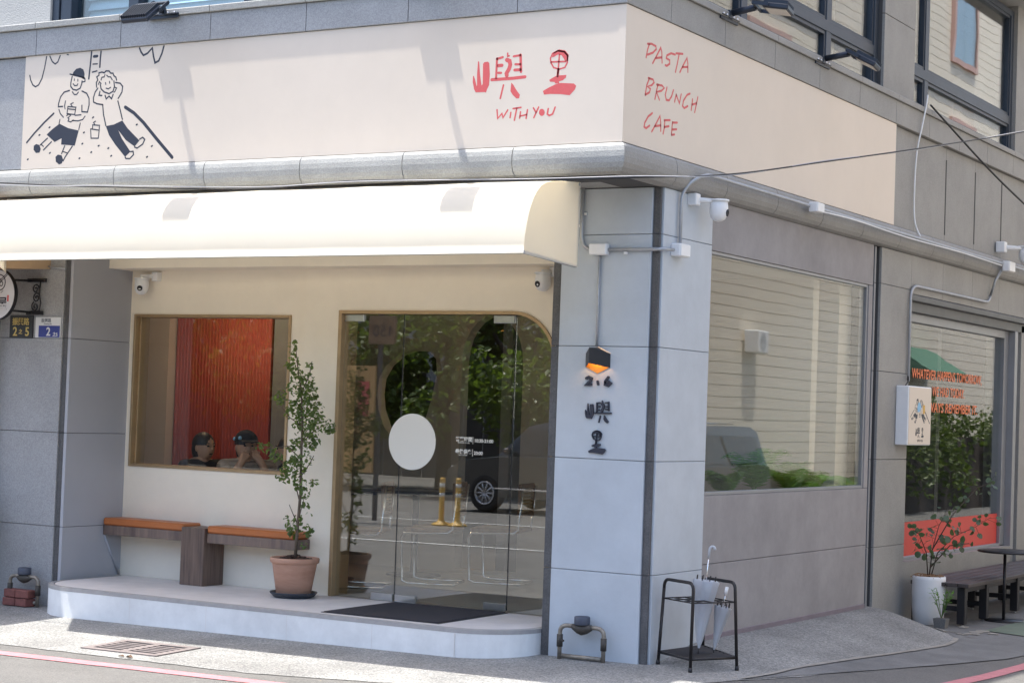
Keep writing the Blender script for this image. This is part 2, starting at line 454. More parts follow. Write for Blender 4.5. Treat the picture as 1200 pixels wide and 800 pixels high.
def leaf_cloud(mb, blobs, n, size, flat=0.0, seed=1, shell=0.35):
    rnd = random.Random(seed)
    wts = [b[3] ** 2.2 * (b[4] if len(b) > 4 else 1) for b in blobs]
    for _ in range(n):
        b = rnd.choices(blobs, wts)[0]
        while True:
            p = Vector((rnd.uniform(-1, 1), rnd.uniform(-1, 1), rnd.uniform(-1, 1)))
            if p.length <= 1 and p.length > shell * rnd.random(): break
        c = Vector(b[:3]) + p * b[3]
        s_ = size * rnd.uniform(0.6, 1.25)
        nrm = (Vector((rnd.gauss(0, 1), rnd.gauss(0, 1), rnd.gauss(0, 1) + 0.9)) + p * 0.6).normalized()
        a = nrm.orthogonal().normalized(); t = rnd.uniform(0, 6.283)
        u = (a * math.cos(t) + nrm.cross(a) * math.sin(t)); w = nrm.cross(u)
        h = nrm * s_ * 0.16
        mb.add([c - u * s_ * 0.5, c - u * 0.1 * s_ + w * s_ * 0.36 + h, c + u * s_ * 0.35 + w * s_ * 0.22 + h, c + u * s_ * 0.55, c + u * s_ * 0.35 - w * s_ * 0.22 + h, c - u * 0.1 * s_ - w * s_ * 0.36 + h],
               [(0, 3, 2, 1), (0, 5, 4, 3)])
    return mb
# ---------------------------------------------------------------- ground
def sstep(a, b, t):
    t = max(0.0, min(1.0, (t - a) / (b - a))); return t * t * (3 - 2 * t)
def H(x, y):
    fx, fy = max(-14.0, min(3.0, x)), max(-4.0, min(1.0, y))
    front = 0.010 * fx + 0.030 * min(fy, 0.0)
    if x <= -1.0: return front
    wall = 0.085 * sstep(0.0, 0.8, y) - 0.185 * sstep(4.15, 4.85, y + 0.55 * max(0, min(x, 1.0)))
    outer = -0.045 - 0.055 * sstep(0.5, 4.0, y)
    k = sstep(-0.05, 1.15, x)
    side = wall * (1 - k) + outer * k - 0.02 * sstep(1.0, 2.0, x)
    t = sstep(-0.7, 0.7, y) * sstep(-1.0, -0.05, x)
    return front * (1 - t) + side * t

def grid(xs, ys, dz):
    mb = MB(); n = len(ys)
    for x in xs:
        for y in ys: mb.v.append((x, y, H(x, y) + dz))
    for i in range(len(xs) - 1):
        for j in range(n - 1):
            mb.f.append((i * n + j, (i + 1) * n + j, (i + 1) * n + j + 1, i * n + j + 1)); mb.sm.append(True)
    return mb
fine = lambda a, b, s: [a + s * i for i in range(int((b - a) / s) + 1)]
ground = grid([-900, -200, -60, -25, -14] + fine(-12, 4, 0.25) + [6, 10, 25, 60, 200, 900],
              [-900, -200, -60, -25, -12, -8] + fine(-6, 8, 0.25) + [12, 25, 60, 200, 900], -0.004).build('road', 'asphalt')
tag(ground, 'sunlit grey asphalt road around the corner', kind='structure')

def interp(path, step):
    out = []
    for a, b in zip(path[:-1], path[1:]):
        d = max((Vector(b[0]) - Vector(a[0])).length, (Vector(b[1]) - Vector(a[1])).length)
        n = max(1, int(d / step))
        for i in range(n):
            t = i / n
            out.append((Vector(a[0]).lerp(Vector(b[0]), t), Vector(a[1]).lerp(Vector(b[1]), t)))
    out.append((Vector(path[-1][0]), Vector(path[-1][1])))
    return out
def strip(name, path, material, dz, nt_=16, step=0.3, wob=0.0, seed=3):
    rnd = random.Random(seed)
    ps = interp(path, step); mb = MB()
    for a, b in ps:
        j = Vector((rnd.uniform(-wob, wob), rnd.uniform(-wob, wob)))
        for k in range(nt_ + 1):
            p = a.lerp(b + j, k / nt_)
            mb.v.append((p.x, p.y, H(p.x, p.y) + dz))
    for i in range(len(ps) - 1):
        for k in range(nt_):
            o = i * (nt_ + 1) + k
            mb.f.append((o, o + 1, o + nt_ + 2, o + nt_ + 1)); mb.sm.append(True)
    return mb.build(name, material)
tag(strip('pavement', [((-12, .35), (-12, -1.62)), ((-1.9, .35), (-1.9, -1.70)), ((-.3, .35), (.05, -1.30)), ((-.15, .35), (.55, -.55)),
                       ((-.1, .4), (.78, .05)), ((-.1, 3), (1.42, 2.9)), ((-.1, 4.2), (1.5, 4)), ((-.1, 14), (1.55, 14))], 'aggregate', 0.0, 20, 0.12, 0.012),
    'washed aggregate pavement around the shop', kind='structure')
tag(strip('concrete_apron', [((.70, -.04), (.73, -.02)), ((.78, 1), (1.0, 1.0)), ((.87, 2.2), (1.27, 2.0)), ((.93, 3.3), (1.48, 3.0)), ((.88, 3.75), (1.52, 3.6)),
                             ((.5, 4.35), (1.53, 4.4)), ((-.1, 4.9), (1.54, 4.9)), ((-.1, 14), (1.55, 14))], 'kerb_concrete', 0.003, 8, 0.12, 0.006),
    'stained concrete apron beside the side road', kind='structure')
def ribbon(name, pts, w, material, dz):
    path = []
    for i, p in enumerate(pts):
        a = Vector(pts[max(0, i - 1)]); b = Vector(pts[min(len(pts) - 1, i + 1)])
        d = (b - a).normalized(); n = Vector((-d.y, d.x)) * w / 2
        path.append((Vector(p) + n, Vector(p) - n))
    return strip(name, path, material, dz, 2, 0.2, 0.004)
tag(ribbon('mound_edge_line', [(.70, -.08), (.78, 1), (.87, 2.2), (.93, 3.3), (.90, 3.6), (.86, 3.78)], .035, 'debris', 0.010), kind='structure')
tag(ribbon('red_road_line', [(-12, -2.0), (-3.8, -1.965), (-1.5, -1.93), (0, -1.75), (.9, -1.2), (1.4, -.3), (1.64, .8), (1.70, 1.8), (1.72, 14)], .115, 'road_red', 0.0005), kind='structure')
tag(ribbon('white_road_line', [(-40, -9.0), (9, -9.0)], .12, 'road_white', 0.003), kind='structure')
tag(ribbon('white_road_line', [(-40, -14.2), (-9, -13.8), (-2, -13.0)], .12, 'road_white', 0.003), kind='structure')

# ---------------------------------------------------------------- corner building
bld = thing('corner_building', 'grey stone clad corner building housing the cafe with the long beige signboard', 'building', (-2, 2, 0))
ZJ = [-0.12, 0.572, 1.309, 2.052, 2.79, 3.098]
J = 0.0035
def pieces_front(parent, name, m_, x0, x1, yf, zs, th=0.03, c=0.003):
    for a, b in zip(zs[:-1], zs[1:]):
        MB().box(x0 + J / 2, x1 - J / 2, yf, yf + th, a + J / 2, b - J / 2, c).build(name, m_, parent)
def pieces_side(parent, name, m_, y0, y1, xf, zs, th=0.03, c=0.003):
    for a, b in zip(zs[:-1], zs[1:]):
        MB().box(xf - th, xf, y0 + J / 2, y1 - J / 2, a + J / 2, b - J / 2, c).build(name, m_, parent)
# pillar at the corner
pil = MB().box(-.765, -.022, .022, .76, -.4, 3.12).build('pillar', 'joint_grey', bld)
pieces_front(pil, 'wall_panel', 'pillar_paint', -.735, -.066, 0.0, ZJ)
pieces_side(pil, 'wall_panel', 'pillar_paint', .036, .80, 0.0, ZJ)
pieces_front(pil, 'stone_strip', 'stone_dark', -.800, -.737, 0.014, ZJ)
for a, b in zip(ZJ[:-1], ZJ[1:]):
    MB().box(-.064, -.014, .014, .034, a + J / 2, b - J / 2, .002).build('stone_strip', 'stone_dark', pil)
# side wall with the big window
sw = MB().box(-.16, -.03, .80, 4.03, 2.80, 3.12).box(-.16, -.03, .80, 4.03, -.4, 1.04).box(-.16, -.03, 3.96, 4.03, 1.04, 2.80).build('side_wall', 'grout', bld)
MB().box(-.034, -.004, .803, 4.026, .605, 1.072, .002).build('stucco_panel', 'stucco', sw)
MB().box(-.034, -.004, .803, 4.026, .075, .601, .002).build('stucco_panel', 'stucco', sw)
MB().box(-.034, -.004, .803, 4.026, 2.757, 3.098, .002).build('stucco_panel', 'stucco', sw)
MB().box(-.034, -.004, 3.935, 4.026, 1.076, 2.753, .002).build('stucco_panel', 'stucco', sw)
MB().box(-.034, .004, .803, 4.026, -.1, .118, .003).build('skirting', 'stucco_base', sw)
# recessed strip with a vertical profile, then the stone pier
st = MB().box(-.2, -.075, 4.03, 4.21, -.4, 3.12).build('recess_strip', 'grout', bld)
pieces_side(st, 'stone_strip', 'stone_dark', 4.06, 4.13, -.045, ZJ)
pieces_side(st, 'metal_strip', 'grey_frame', 4.132, 4.17, -.03, ZJ)
pieces_side(st, 'stone_strip', 'stone_dark', 4.172, 4.208, -.045, ZJ)
pier = MB().box(-.4, -.022, 4.21, 4.98, -.4, 3.12).build('stone_pier', 'grout', bld)
pieces_side(pier, 'stone_panel', 'stone_side', 4.212, 4.985, 0.0, [-0.2] + ZJ[1:])
up = MB().box(-.4, -.022, 4.985, 14, 2.765, 3.12).build('lintel_wall', 'grout', bld)
ys = [4.985, 5.87, 6.77, 7.66, 8.55, 9.44, 10.33]
for a, b in zip(ys[:-1], ys[1:]):
    MB().box(-.03, 0, a + J / 2, b - J / 2, 2.76, 3.098, .003).build('stone_panel', 'stone_side', up)
MB().box(-.10, .012, 4.99, 9.6, 2.70, 2.755, .006).box(-.12, -.03, 4.99, 9.6, 2.61, 2.70, .004).build('shutter_box', 'dark_shutter', bld)
# side shop window with the red band
w2 = MB().box(-.20, -.09, 4.99, 5.04, .42, 2.61, .004).box(-.20, -.09, 8.22, 8.36, .42, 2.61, .004).box(-.20, -.09, 5.04, 8.22, 2.53, 2.61, .004).box(-.20, -.09, 5.04, 8.22, .40, .44, .004).build('shop_window', 'grey_frame', bld)
tag(w2, 'side shop window with orange hand lettering and a red band')
B('pane', 'glass_shop', w2, -.135, -.127, 5.04, 8.22, .44, 2.53)
B('red_band', 'red_film', w2, -.126, -.1235, 5.045, 8.215, .425, .74)
txt = [('WHATEVER HAPPENS TOMORROW,', 5.43, 2.035, 2.12), ('WE HAD TODAY.', 6.02, 1.885, .98), ("I'LL ALWAYS REMEMBER IT.", 5.43, 1.735, 2.0)]
for body, y, z, wid in txt:
    o = text('lettering', body, .125, 'orange_film', w2, SIDE(-.1225, y, z), .0008, .1, bold=.0015)
    xs_ = [v.co.y for v in o.data.vertices]; k = wid / (max(xs_) - min(xs_)); y0_ = min(xs_)
    for v in o.data.vertices: v.co.y = y0_ + (v.co.y - y0_) * k
MB().box(-.3, -.02, 4.985, 8.37, -.4, .41).build('window_plinth', 'stone_side', bld)
fr = MB().box(-.25, -.02, 8.36, 8.46, -.2, 2.61, .004).box(-.22, -.05, 8.50, 8.56, -.2, 2.61, .004).build('door_frame', 'grey_frame', bld)
B('wall', 'stone_side', bld, -.4, -.03, 8.62, 14, -.4, 2.68)
B('pane', 'glass_side', bld, -.16, -.152, 8.46, 8.62, -.1, 2.61)

# stone bands that run round the corner: profile offsets o from the fascia line (front y=-.62, side x=0)
FY, FX = -.62, 0.0
fcore = MB().box(-9, -.02, -.60, -.25, 3.12, 4.40).box(-.35, -.02, -.25, 14, 3.12, 4.40).build('fascia', 'grout', bld)
def band(name, prof, m_, parent, joints_f, joints_s, gap=.003):
    n = len(prof)
    for a, b in zip(joints_f[:-1], joints_f[1:]):
        mb = MB()
        corner = b >= -.001
        for x, g in ((a, gap), (b, -gap)):
            for o, z in prof:
                mb.v.append((x + g if not (corner and g < 0) else FX + o, FY - o, z))
        for i in range(n):
            j = (i + 1) % n; mb.f.append((i, j, n + j, n + i)); mb.sm.append(False)
        mb.f.append(tuple(range(n))); mb.f.append(tuple(range(n, 2 * n))); mb.sm += [False, False]
        mb.build(name, m_[0], parent)
    for a, b in zip(joints_s[:-1], joints_s[1:]):
        mb = MB()
        corner = a <= FY + .001
        for y, g in ((a, gap), (b, -gap)):
            for o, z in prof:
                mb.v.append((FX + o, y + g if not (corner and g > 0) else FY - o, z))
        for i in range(n):
            j = (i + 1) % n; mb.f.append((i, j, n + j, n + i)); mb.sm.append(False)
        mb.f.append(tuple(range(n))); mb.f.append(tuple(range(n, 2 * n))); mb.sm += [False, False]
        mb.build(name, m_[1], parent)
SP = .846
jf_beam = [-4.985 - SP * k_ for k_ in (5, 4, 3, 2, 1)] + [-4.985 + SP * i for i in range(6)] + [0.0]
js_beam = [FY, -.03] + [.821 + .886 * i for i in range(-0, 14)]
jf_bull = [-4.967 - SP * k_ for k_ in (5, 4, 3, 2, 1)] + [-4.967 + SP * i for i in range(6)] + [0.0]
js_bull = [FY, .066] + [.87 + .9 * i for i in range(14)]
bull = [(-.03, 3.296)] + [(.028, 3.296), (.050, 3.289), (.063, 3.270), (.070, 3.240), (.072, 3.205), (.068, 3.168), (.056, 3.138), (.036, 3.114), (.0, 3.101), (-.03, 3.10)]
bm_ = MB().box(-9, -.03, -.61, -.3, 3.10, 3.29).box(-.3, -.03, -.3, 14, 3.10, 3.29).build('lower_cornice', 'grout', bld)
band('bullnose_stone', bull, ('bull_stone', 'stone_side'), bm_, jf_bull, js_bull)
ub = MB().box(-9, -.03, -.61, -.3, 4.17, 4.40).box(-.3, -.03, -.3, 14, 4.17, 4.40).build('upper_band', 'grout', bld)
band('band_stone', [(-.03, 4.166), (.0365, 4.166), (.0385, 4.169), (.0385, 4.358), (.0365, 4.361), (-.03, 4.361)], ('stone', 'stone_side'), ub, jf_beam, js_beam)
band('cap_stone', [(-.35, 4.364), (.056, 4.364), (.058, 4.367), (.058, 4.405), (.054, 4.411), (-.35, 4.418)], ('bull_stone', 'stone_side'), ub, jf_beam, js_beam)
# fascia cladding that the signboards leave open
fs = bld
for a, b in zip(jf_beam[:5], jf_beam[1:5] + [-5.105]):
    MB().box(a + J / 2, b - J / 2, -.632, -.59, 3.305, 4.160, .003).build('stone_panel', 'stone', fcore)
ysf = [4.41, 5.0, 5.87, 6.77, 7.66, 8.55, 9.44, 10.33, 11.2]
for a, b in zip(ysf[:-1], ysf[1:]):
    MB().box(-.03, 0, a + J / 2, b - J / 2, 3.305, 4.160, .003).build('stone_panel', 'stone_side', fcore)
for y in ysf[2:7]:
    MB().box(-.002, .004, y - .009, y + .009, 3.36, 4.05).build('vent_slot', 'grout', fcore)
# soffit slabs under the overhang
sof = MB().box(-9, -.01, -.58, .02, 3.125, 3.2).build('soffit', 'grout', bld)
for a, b in zip(jf_bull[:-1], jf_bull[1:]):
    MB().box(a + .002, (b if b < -.01 else -.012) - .002, -.60, .01, 3.103, 3.124, .002).build('soffit_slab', 'bull_stone', sof)

# upper storeys
um = MB().box(-9, -5.24, -.27, 1, 4.40, 6.6).build('upper_wall', 'wall_upper', bld)
B('upper_wall', 'wall_upper', bld, -9, -.08, -.27, 1, 6.6, 7.4)
uf = MB().box(-5.24, -5.17, -.25, -.12, 4.42, 6.6, .003).box(-5.16, -5.05, -.24, -.12, 4.42, 6.6, .004).box(-5.05, -.8, -.22, -.12, 4.42, 4.46, .003)
for x in (-4.42, -3.3, -2.2, -1.1): uf.box(x - .05, x + .05, -.23, -.12, 4.46, 6.6, .004)
uf = uf.build('upper_window', 'navy_frame', bld)
B('pane', 'glass_blue', uf, -5.05, -.8, -.17, -.162, 4.46, 6.6)
for i in range(26):
    z = 4.46 + i * .08
    mb = MB().xbox(Matrix.Translation((-2.9, -.06, z + .04)) @ Matrix.Rotation(R(-28), 4, 'X'), 4.25, .003, .088)
    mb.build('blind_slat', 'blind', uf)
B('upper_pier', 'stone', bld, -.8, -.08, -.27, .58, 4.41, 6.6)
# side, upper: wall pieces, two windows
ucol = MB().box(-.5, -.07, 4.25, 5.05, 4.41, 6.6).build('upper_pier', 'grout', bld)
for a, b in ((4.415, 5.09), (5.095, 5.85), (5.855, 6.55)):
    MB().box(-.075, -.045, 4.252, 5.048, a, b, .003).build('stone_panel', 'stone_side', ucol)
B('upper_wall', 'stone_side', bld, -.5, -.05, -.27, 14, 6.6, 7.4)
B('roof', 'wall_upper', bld, -9, -.06, 1, 14, 7.2, 7.38)
B('upper_wall', 'stone_side', bld, -.5, -.06, 8.3, 14, 4.41, 6.6)
MB().box(-.3, .22, 4.0, 14, 5.98, 6.18, .006).build('balcony_slab', 'wall_upper', bld)
def side_window(y0, y1, mull, zt, z0, z1, label):
    x0, x1 = -.17, -.10
    mb = MB().box(x0, x1, y0, y0 + .07, z0, z1, .004).box(x0, x1, y1 - .09, y1, z0, z1, .004).box(x0, x1, y0 + .07, y1 - .09, z0, z0 + .06, .004).box(x0, x1, y0 + .07, y1 - .09, z1 - .06, z1, .004)
    mb.box(x0 + .003, x1 - .003, y0 + .07, y1 - .09, zt - .045, zt + .045, .004)
    for y in mull: mb.box(x0 + .006, x1 - .006, y - .05, y + .05, z0 + .06, z1 - .06, .004)
    w = mb.build('upper_window', 'navy_frame', bld); tag(w, label)
    ed = [y0 + .07] + list(mull) + [y1 - .09]
    for k, (a, b) in enumerate(zip(ed[:-1], ed[1:])):
        for zz0, zz1 in ((z0 + .06, zt - .045), (zt + .045, z1 - .06)):
            MB().box(-.15, -.142, a + (.05 if k else 0), b - (.05 if b in mull else 0), zz0, zz1).build('pane', 'glass_side', w)
            ya, yb = a + (.05 if k else 0), b - (.05 if b in mull else 0)
            MB().box(-.16, -.115, ya, ya + .028, zz0, zz1).box(-.16, -.115, yb - .028, yb, zz0, zz1).box(-.16, -.115, ya + .028, yb - .028, zz0, zz0 + .028).box(-.16, -.115, ya + .028, yb - .028, zz1 - .028, zz1).build('sash', 'navy_frame', w)
    return w
side_window(.58, 4.25, (1.45, 3.12), 4.76, 4.415, 5.9, 'dark framed side window above the lamps')
side_window(5.05, 8.30, (5.56,), 4.78, 4.415, 5.92, 'wide dark framed side window mirroring the pale tiled block')
B('upper_room_wall', 'interior_grey', bld, -2.0, -1.9, .0, 14, 4.3, 6.6)
B('upper_room_wall', 'interior_grey', bld, -1.9, -.35, 12, 12.1, 4.3, 6.6)
B('upper_room_ceiling', 'interior_grey', bld, -1.9, -.3, .0, 12, 6.0, 6.1)
B('upper_room_floor', 'interior_grey', bld, -9.0, -.35, -.2, 14, 4.2, 4.39)

# ---------------------------------------------------------------- recessed shop front
rec = bld
lw = MB().box(-5.30, -5.155, .03, .80, -.3, 3.12).build('return_wall', 'joint_grey', bld)
for a, b in zip(ZJ[:-1], ZJ[1:]):
    MB().box(-5.16, -5.13, .0, .70, a + J / 2, b - J / 2, .002).build('wall_panel', 'return_panel', lw)
# cream wall, with window and door openings
WX0, WX1, WZ0, WZ1 = -5.085, -3.485, 1.05, 2.285
DX0, DX1, DZ1 = -3.005, -1.10, 2.322
fw = MB()
fw.box(-5.135, WX0, .68, .84, -.1, 2.70).box(WX0, WX1, .68, .84, -.1, WZ0).box(WX0, WX1, .68, .84, WZ1, 2.70).box(WX1, -3.33, .68, .84, -.1, 2.70)
fwo = fw.build('front_wall', 'cream_wall', bld)
ds = MB()
# door surround stands 4 cm proud; rounded top-right corner
ds.box(-3.33, DX0, .64, .84, -.1, 2.70)
arc = [(-1.47 + .37 * math.sin(t), DZ1 - .37 + .37 * math.cos(t)) for t in [i * math.pi / 2 / 10 for i in range(11)]]
poly = [(DX0, 2.70), (DX0, DZ1)] + arc + [(-1.10, .1), (-.77, .1), (-.77, 2.70)]
ds.prism(poly, lambda a, b: (a, .64, b), lambda a, b: (a, .84, b))
ds.build('door_surround', 'cream_wall', bld)
MB().box(-5.132, -.77, .40, .90, 2.637, 3.10, .003).build('bulkhead', 'cream_wall', bld)
# platform / step with rounded corners
def rounded(x0, x1, yf, r, yb, n=10):
    p = [(x0, yb)]
    p += [(x0 + r - r * math.cos(t), yf + r - r * math.sin(t)) for t in [i * math.pi / 2 / n for i in range(n + 1)]]
    p += [(x1 - r + r * math.sin(t), yf + r - r * math.cos(t)) for t in [i * math.pi / 2 / n for i in range(n + 1)]]
    return p + [(x1, yb)]
plat = thing('entrance_step', 'low white entrance step with rounded ends under the awning', 'step', (-2.9, 0, 0))
ro = rounded(-5.10, -.80, -.43, .46, .62)
MB().prism(ro, lambda a, b: (a, b, -.2), lambda a, b: (a, b, .140)).build('riser', 'platform_riser', plat)
rim_o = rounded(-5.1015, -.7985, -.4315, .4615, .62); rim_i = rounded(-5.06, -.84, -.395, .43, .62)
rm = MB(); n = len(rim_o)
for poly_, z in ((rim_o, .136), (rim_o, .163), (rim_i, .166), (rim_i, .136)): rm.v += [(a, b, z) for a, b in poly_]
for q in range(4):
    for i in range(n - 1):
        rm.f.append((q * n + i, q * n + i + 1, ((q + 1) % 4) * n + i + 1, ((q + 1) % 4) * n + i)); rm.sm.append(False)
rm.build('rim', 'platform_rim', plat)
MB().prism(rounded(-5.052, -.848, -.387, .422, .66), lambda a, b: (a, b, .1), lambda a, b: (a, b, .1645)).build('tread', 'platform_tile', plat)
for x in (-4.02, -3.3, -2.58, -1.86, -1.2):
    MB().box(x - .0012, x + .0012, -.4312, -.425, -.1, .134).build('riser_joint', 'platform_tile', plat)
# brass window and door frames
wf = MB()
for a in ((WX0, WX0 + .022, WZ0, WZ1), (WX1 - .022, WX1, WZ0, WZ1), (WX0 + .022, WX1 - .022, WZ0, WZ0 + .022), (WX0 + .022, WX1 - .022, WZ1 - .022, WZ1)):
    wf.box(a[0], a[1], .668, .843, a[2], a[3], .002)
wf.box(WX0 + .022, WX0 + .04, .715, .75, WZ0 + .022, WZ1 - .022, .002)
wf = wf.build('front_window', 'brass', bld)
B('pane', 'glass_front', wf, WX0 + .02, WX1 - .02, .728, .736, WZ0 + .02, WZ1 - .02)
df = MB()
df.box(DX0, DX0 + .03, .628, .843, .165, DZ1, .002)
arc2 = [(-1.47 + .345 * math.sin(t), DZ1 - .37 + .345 * math.cos(t)) for t in [i * math.pi / 2 / 10 for i in range(11)]]
arc1 = [(-1.47 + .369 * math.sin(t), DZ1 - .37 + .369 * math.cos(t)) for t in [i * math.pi / 2 / 10 for i in range(11)]]
df.prism([(DX0 + .03, DZ1 - .001)] + arc1 + [(-1.101, .17), (-1.125, .17)] + arc2[::-1] + [(DX0 + .03, DZ1 - .025)], lambda a, b: (a, .628, b), lambda a, b: (a, .843, b))
df = df.build('door_frame', 'brass', bld)
door = thing('glass_door', 'frameless clear glass entrance door with steel patch fittings', 'door', (-1.95, .715, .165))
S1, S2 = -2.435, -1.465
zt_ = DZ1 - .028
B('fixed_pane', 'glass_door', door, DX0 + .032, S1 - .004, .676, .684, .17, zt_)
B('leaf_pane', 'glass_door', door, S1 + .004, S2 - .004, .676, .684, .178, zt_)
arcg = [(-1.47 + .343 * math.sin(t), DZ1 - .37 + .343 * math.cos(t)) for t in [i * math.pi / 2 / 10 for i in range(11)]]
MB().prism([(S2 + .004, .17)] + [(S2 + .004, zt_)] + arcg[1:] + [(-1.127, .17)], lambda a, b: (a, .676, b), lambda a, b: (a, .684, b)).build('fixed_pane', 'glass_door', door)
for x in (S1, S2):
    MB().box(x - .0035, x + .0035, .677, .683, .18, zt_).build('edge_seal', 'black_metal', door)
for a in ((-2.64, -2.445, .165, .222), (-2.425, -2.24, .165, .222), (-1.655, -1.475, .172, .225), (-2.975, -2.80, 2.24, 2.292), (-1.65, -1.475, 2.235, 2.292)):
    MB().box(a[0], a[1], .665, .695, a[2], a[3], .003).build('patch_fitting', 'steel', door)
MB().box(-2.40, -1.50, .66, .70, .16, .168).build('threshold', 'steel', door)

# interior shell
B('interior_floor', 'interior_floor', bld, -7.6, -.17, .62, 9, -.1, .1640)
B('interior_ceiling', 'interior_beige', bld, -7.6, -.17, .85, 9, 2.75, 2.85)
B('interior_wall', 'interior_beige', bld, -7.7, -7.6, .85, 9, .0, 2.8)
B('interior_wall', 'interior_dark', bld, -7.6, -.2, 6.4, 6.5, .0, 2.8)
B('interior_wall', 'interior_dark', bld, -3.3, -.42, 9.0, 9.1, -.1, 2.8)
B('interior_wall', 'interior_beige', bld, -5.30, -5.17, .84, .9, .0, 2.8)
# partition with an arch and a pebble-shaped opening
part_y = 3.2
archp = [(-3.50, .165), (-3.50, 1.95)] + [(-3.185 - .315 * math.cos(t), 2.02 + .42 * math.sin(t)) for t in [i * math.pi / 12 for i in range(13)]] + [(-2.87, .165)]
pebble = [(-4.40, 1.72), (-4.385, 1.86), (-4.31, 1.98), (-4.18, 2.08), (-4.03, 2.12), (-3.86, 2.115), (-3.775, 2.05), (-3.76, 1.92), (-3.80, 1.72), (-3.85, 1.55), (-3.92, 1.40), (-4.03, 1.29), (-4.18, 1.30), (-4.31, 1.42), (-4.38, 1.58)]
def sheet_with_holes(x0, x1, z0, z1, holes, ya, yb):
    from mathutils.geometry import tessellate_polygon
    loops = [[(x0, z0), (x1, z0), (x1, z1), (x0, z1)]] + holes
    flat = [p for l in loops for p in l]
    tri = tessellate_polygon([[Vector((a, b, 0)) for a, b in l] for l in loops])
    mb = MB(); n = len(flat)
    mb.v = [(a, ya, b) for a, b in flat] + [(a, yb, b) for a, b in flat]
    for t in tri:
        mb.f.append(tuple(t)); mb.f.append(tuple(i + n for i in t[::-1])); mb.sm += [False, False]
    o = 0
    for l in loops:
        for i in range(len(l)):
            j = (i + 1) % len(l); mb.f.append((o + i, o + j, n + o + j, n + o + i)); mb.sm.append(False)
        o += len(l)
    return mb
archp[0] = (-3.50, .20); archp[-1] = (-2.87, .20)
sheet_with_holes(-5.0, -.2, .164, 2.76, [archp, pebble], part_y, part_y + .12).build('partition_wall', 'interior_beige', bld)
# red ribbed wall seen through the front window
rw = MB().box(-6.02, -4.93, 2.3, 2.36, .16, 2.76).build('red_wall', 'red_wall', bld)
for i in range(30):
    x = -6.0 + i * .0365
    MB().tube([(x, 2.305, .17), (x, 2.305, 2.75)], .010, 6).build('batten', 'red_wall', rw)
B('interior_wall', 'interior_beige', bld, -7.6, -6.03, 2.2, 2.3, .16, 2.76)
B('interior_wall', 'interior_grey', bld, -4.92, -4.35, 2.32, 2.42, .16, 2.76)
# ---------------------------------------------------------------- side window
swin = MB()
for a in ((.803, .825, 1.074, 2.755), (3.905, 3.933, 1.074, 2.755), (.825, 3.905, 1.074, 1.098), (.825, 3.905, 2.733, 2.755)):
    swin.box(-.075, -.012, a[0], a[1], a[2], a[3], .002)
swin = swin.build('side_window', 'grey_frame', bld)
B('pane', 'glass_shop', swin, -.035, -.027, .815, 3.915, 1.085, 2.745)
B('inner_jamb', 'interior_beige', bld, -.45, -.17, 3.7, 3.98, .16, 2.76)
B('interior_wall', 'interior_beige', bld, -.45, -.17, .78, .80, .16, 2.76)
B('interior_wall', 'interior_grey', bld, -3.2, -3.1, 3.4, 9, .16, 2.76)
B('window_ledge', 'interior_beige', bld, -.6, -.165, .82, 3.69, .88, .94)
B('wood_panel', 'wood', bld, -.9, -.86, 6.9, 8.2, .16, 1.25)
B('interior_wall', 'stone_dark', bld, -.85, -.8, 7.55, 8.3, .16, 2.76)

# ---------------------------------------------------------------- awning
XE, XL = -.335, -5.36
def xleft(y): return XL + (-4.78 - XL) * max(0.0, min(1.0, (y + .55) / -.64))
prof = [(-.50, 3.078), (-.62, 3.068), (-.74, 3.057), (-.84, 3.047), (-.945, 3.023), (-1.0, 3.0), (-1.045, 2.965), (-1.09, 2.915), (-1.125, 2.855), (-1.148, 2.80), (-1.165, 2.74), (-1.182, 2.67), (-1.188, 2.62), (-1.19, 2.563)]
aw = thing('awning', 'long cream fabric awning with a rounded front over the entrance', 'awning', (-2.6, -.8, 2.55))
mb = MB(); nx = 40; T = .004
rnd = random.Random(5)
for side in (0, 1):
    for i in range(nx + 1):
        for k, (y, z) in enumerate(prof):
            x = xleft(y) + (XE - xleft(y)) * i / nx
            sag = -.004 * abs(math.sin(math.pi * (x - XL) / .9)) * (1 if 0 < k < len(prof) - 1 else 0)
            mb.v.append((x, y + (T if side else 0) - sag * .4, z - (T if side else 0) + sag))
n = len(prof)
for side in (0, 1):
    o = side * (nx + 1) * n
    for i in range(nx):
        for k in range(n - 1):
            mb.f.append((o + i * n + k, o + i * n + k + 1, o + (i + 1) * n + k + 1, o + (i + 1) * n + k)); mb.sm.append(True)
o = (nx + 1) * n
for i in range(nx):
    mb.f.append((i * n + n - 1, (i + 1) * n + n - 1, o + (i + 1) * n + n - 1, o + i * n + n - 1)); mb.sm.append(False)
mb.build('canopy', 'awning_cloth', aw, fix=False)
endp = [(y + .003, z - .004) for y, z in prof] + [(-.50, 2.532)]
for x in (XE - .004,):
    MB().prism(endp, lambda a, b, x=x: (x, a, b), lambda a, b, x=x: (x + .003, a, b)).build('end_panel', 'awning_cloth', aw)
MB().prism(endp, lambda a, b: (xleft(a) + .001, a, b), lambda a, b: (xleft(a) + .004, a, b)).build('end_panel', 'awning_cloth', aw)
MB().tube([(-4.77, -1.178, 2.568), (XE, -1.178, 2.568)], .011, 8).build('front_bar', 'galv', aw)
MB().tube([(XL, -.51, 3.06), (XE, -.51, 3.06)], .012, 8).build('rear_bar', 'galv', aw)
MB().tube([(XE - .012, -.51, 3.05), (XE - .012, -.51, 2.535), (XE - .012, -1.178, 2.568)], .010, 6).build('end_frame', 'galv', aw)
MB().box(XL, XE - .35, -.52, .0, 3.085, 3.10).build('mounting_rail', 'galv', aw)
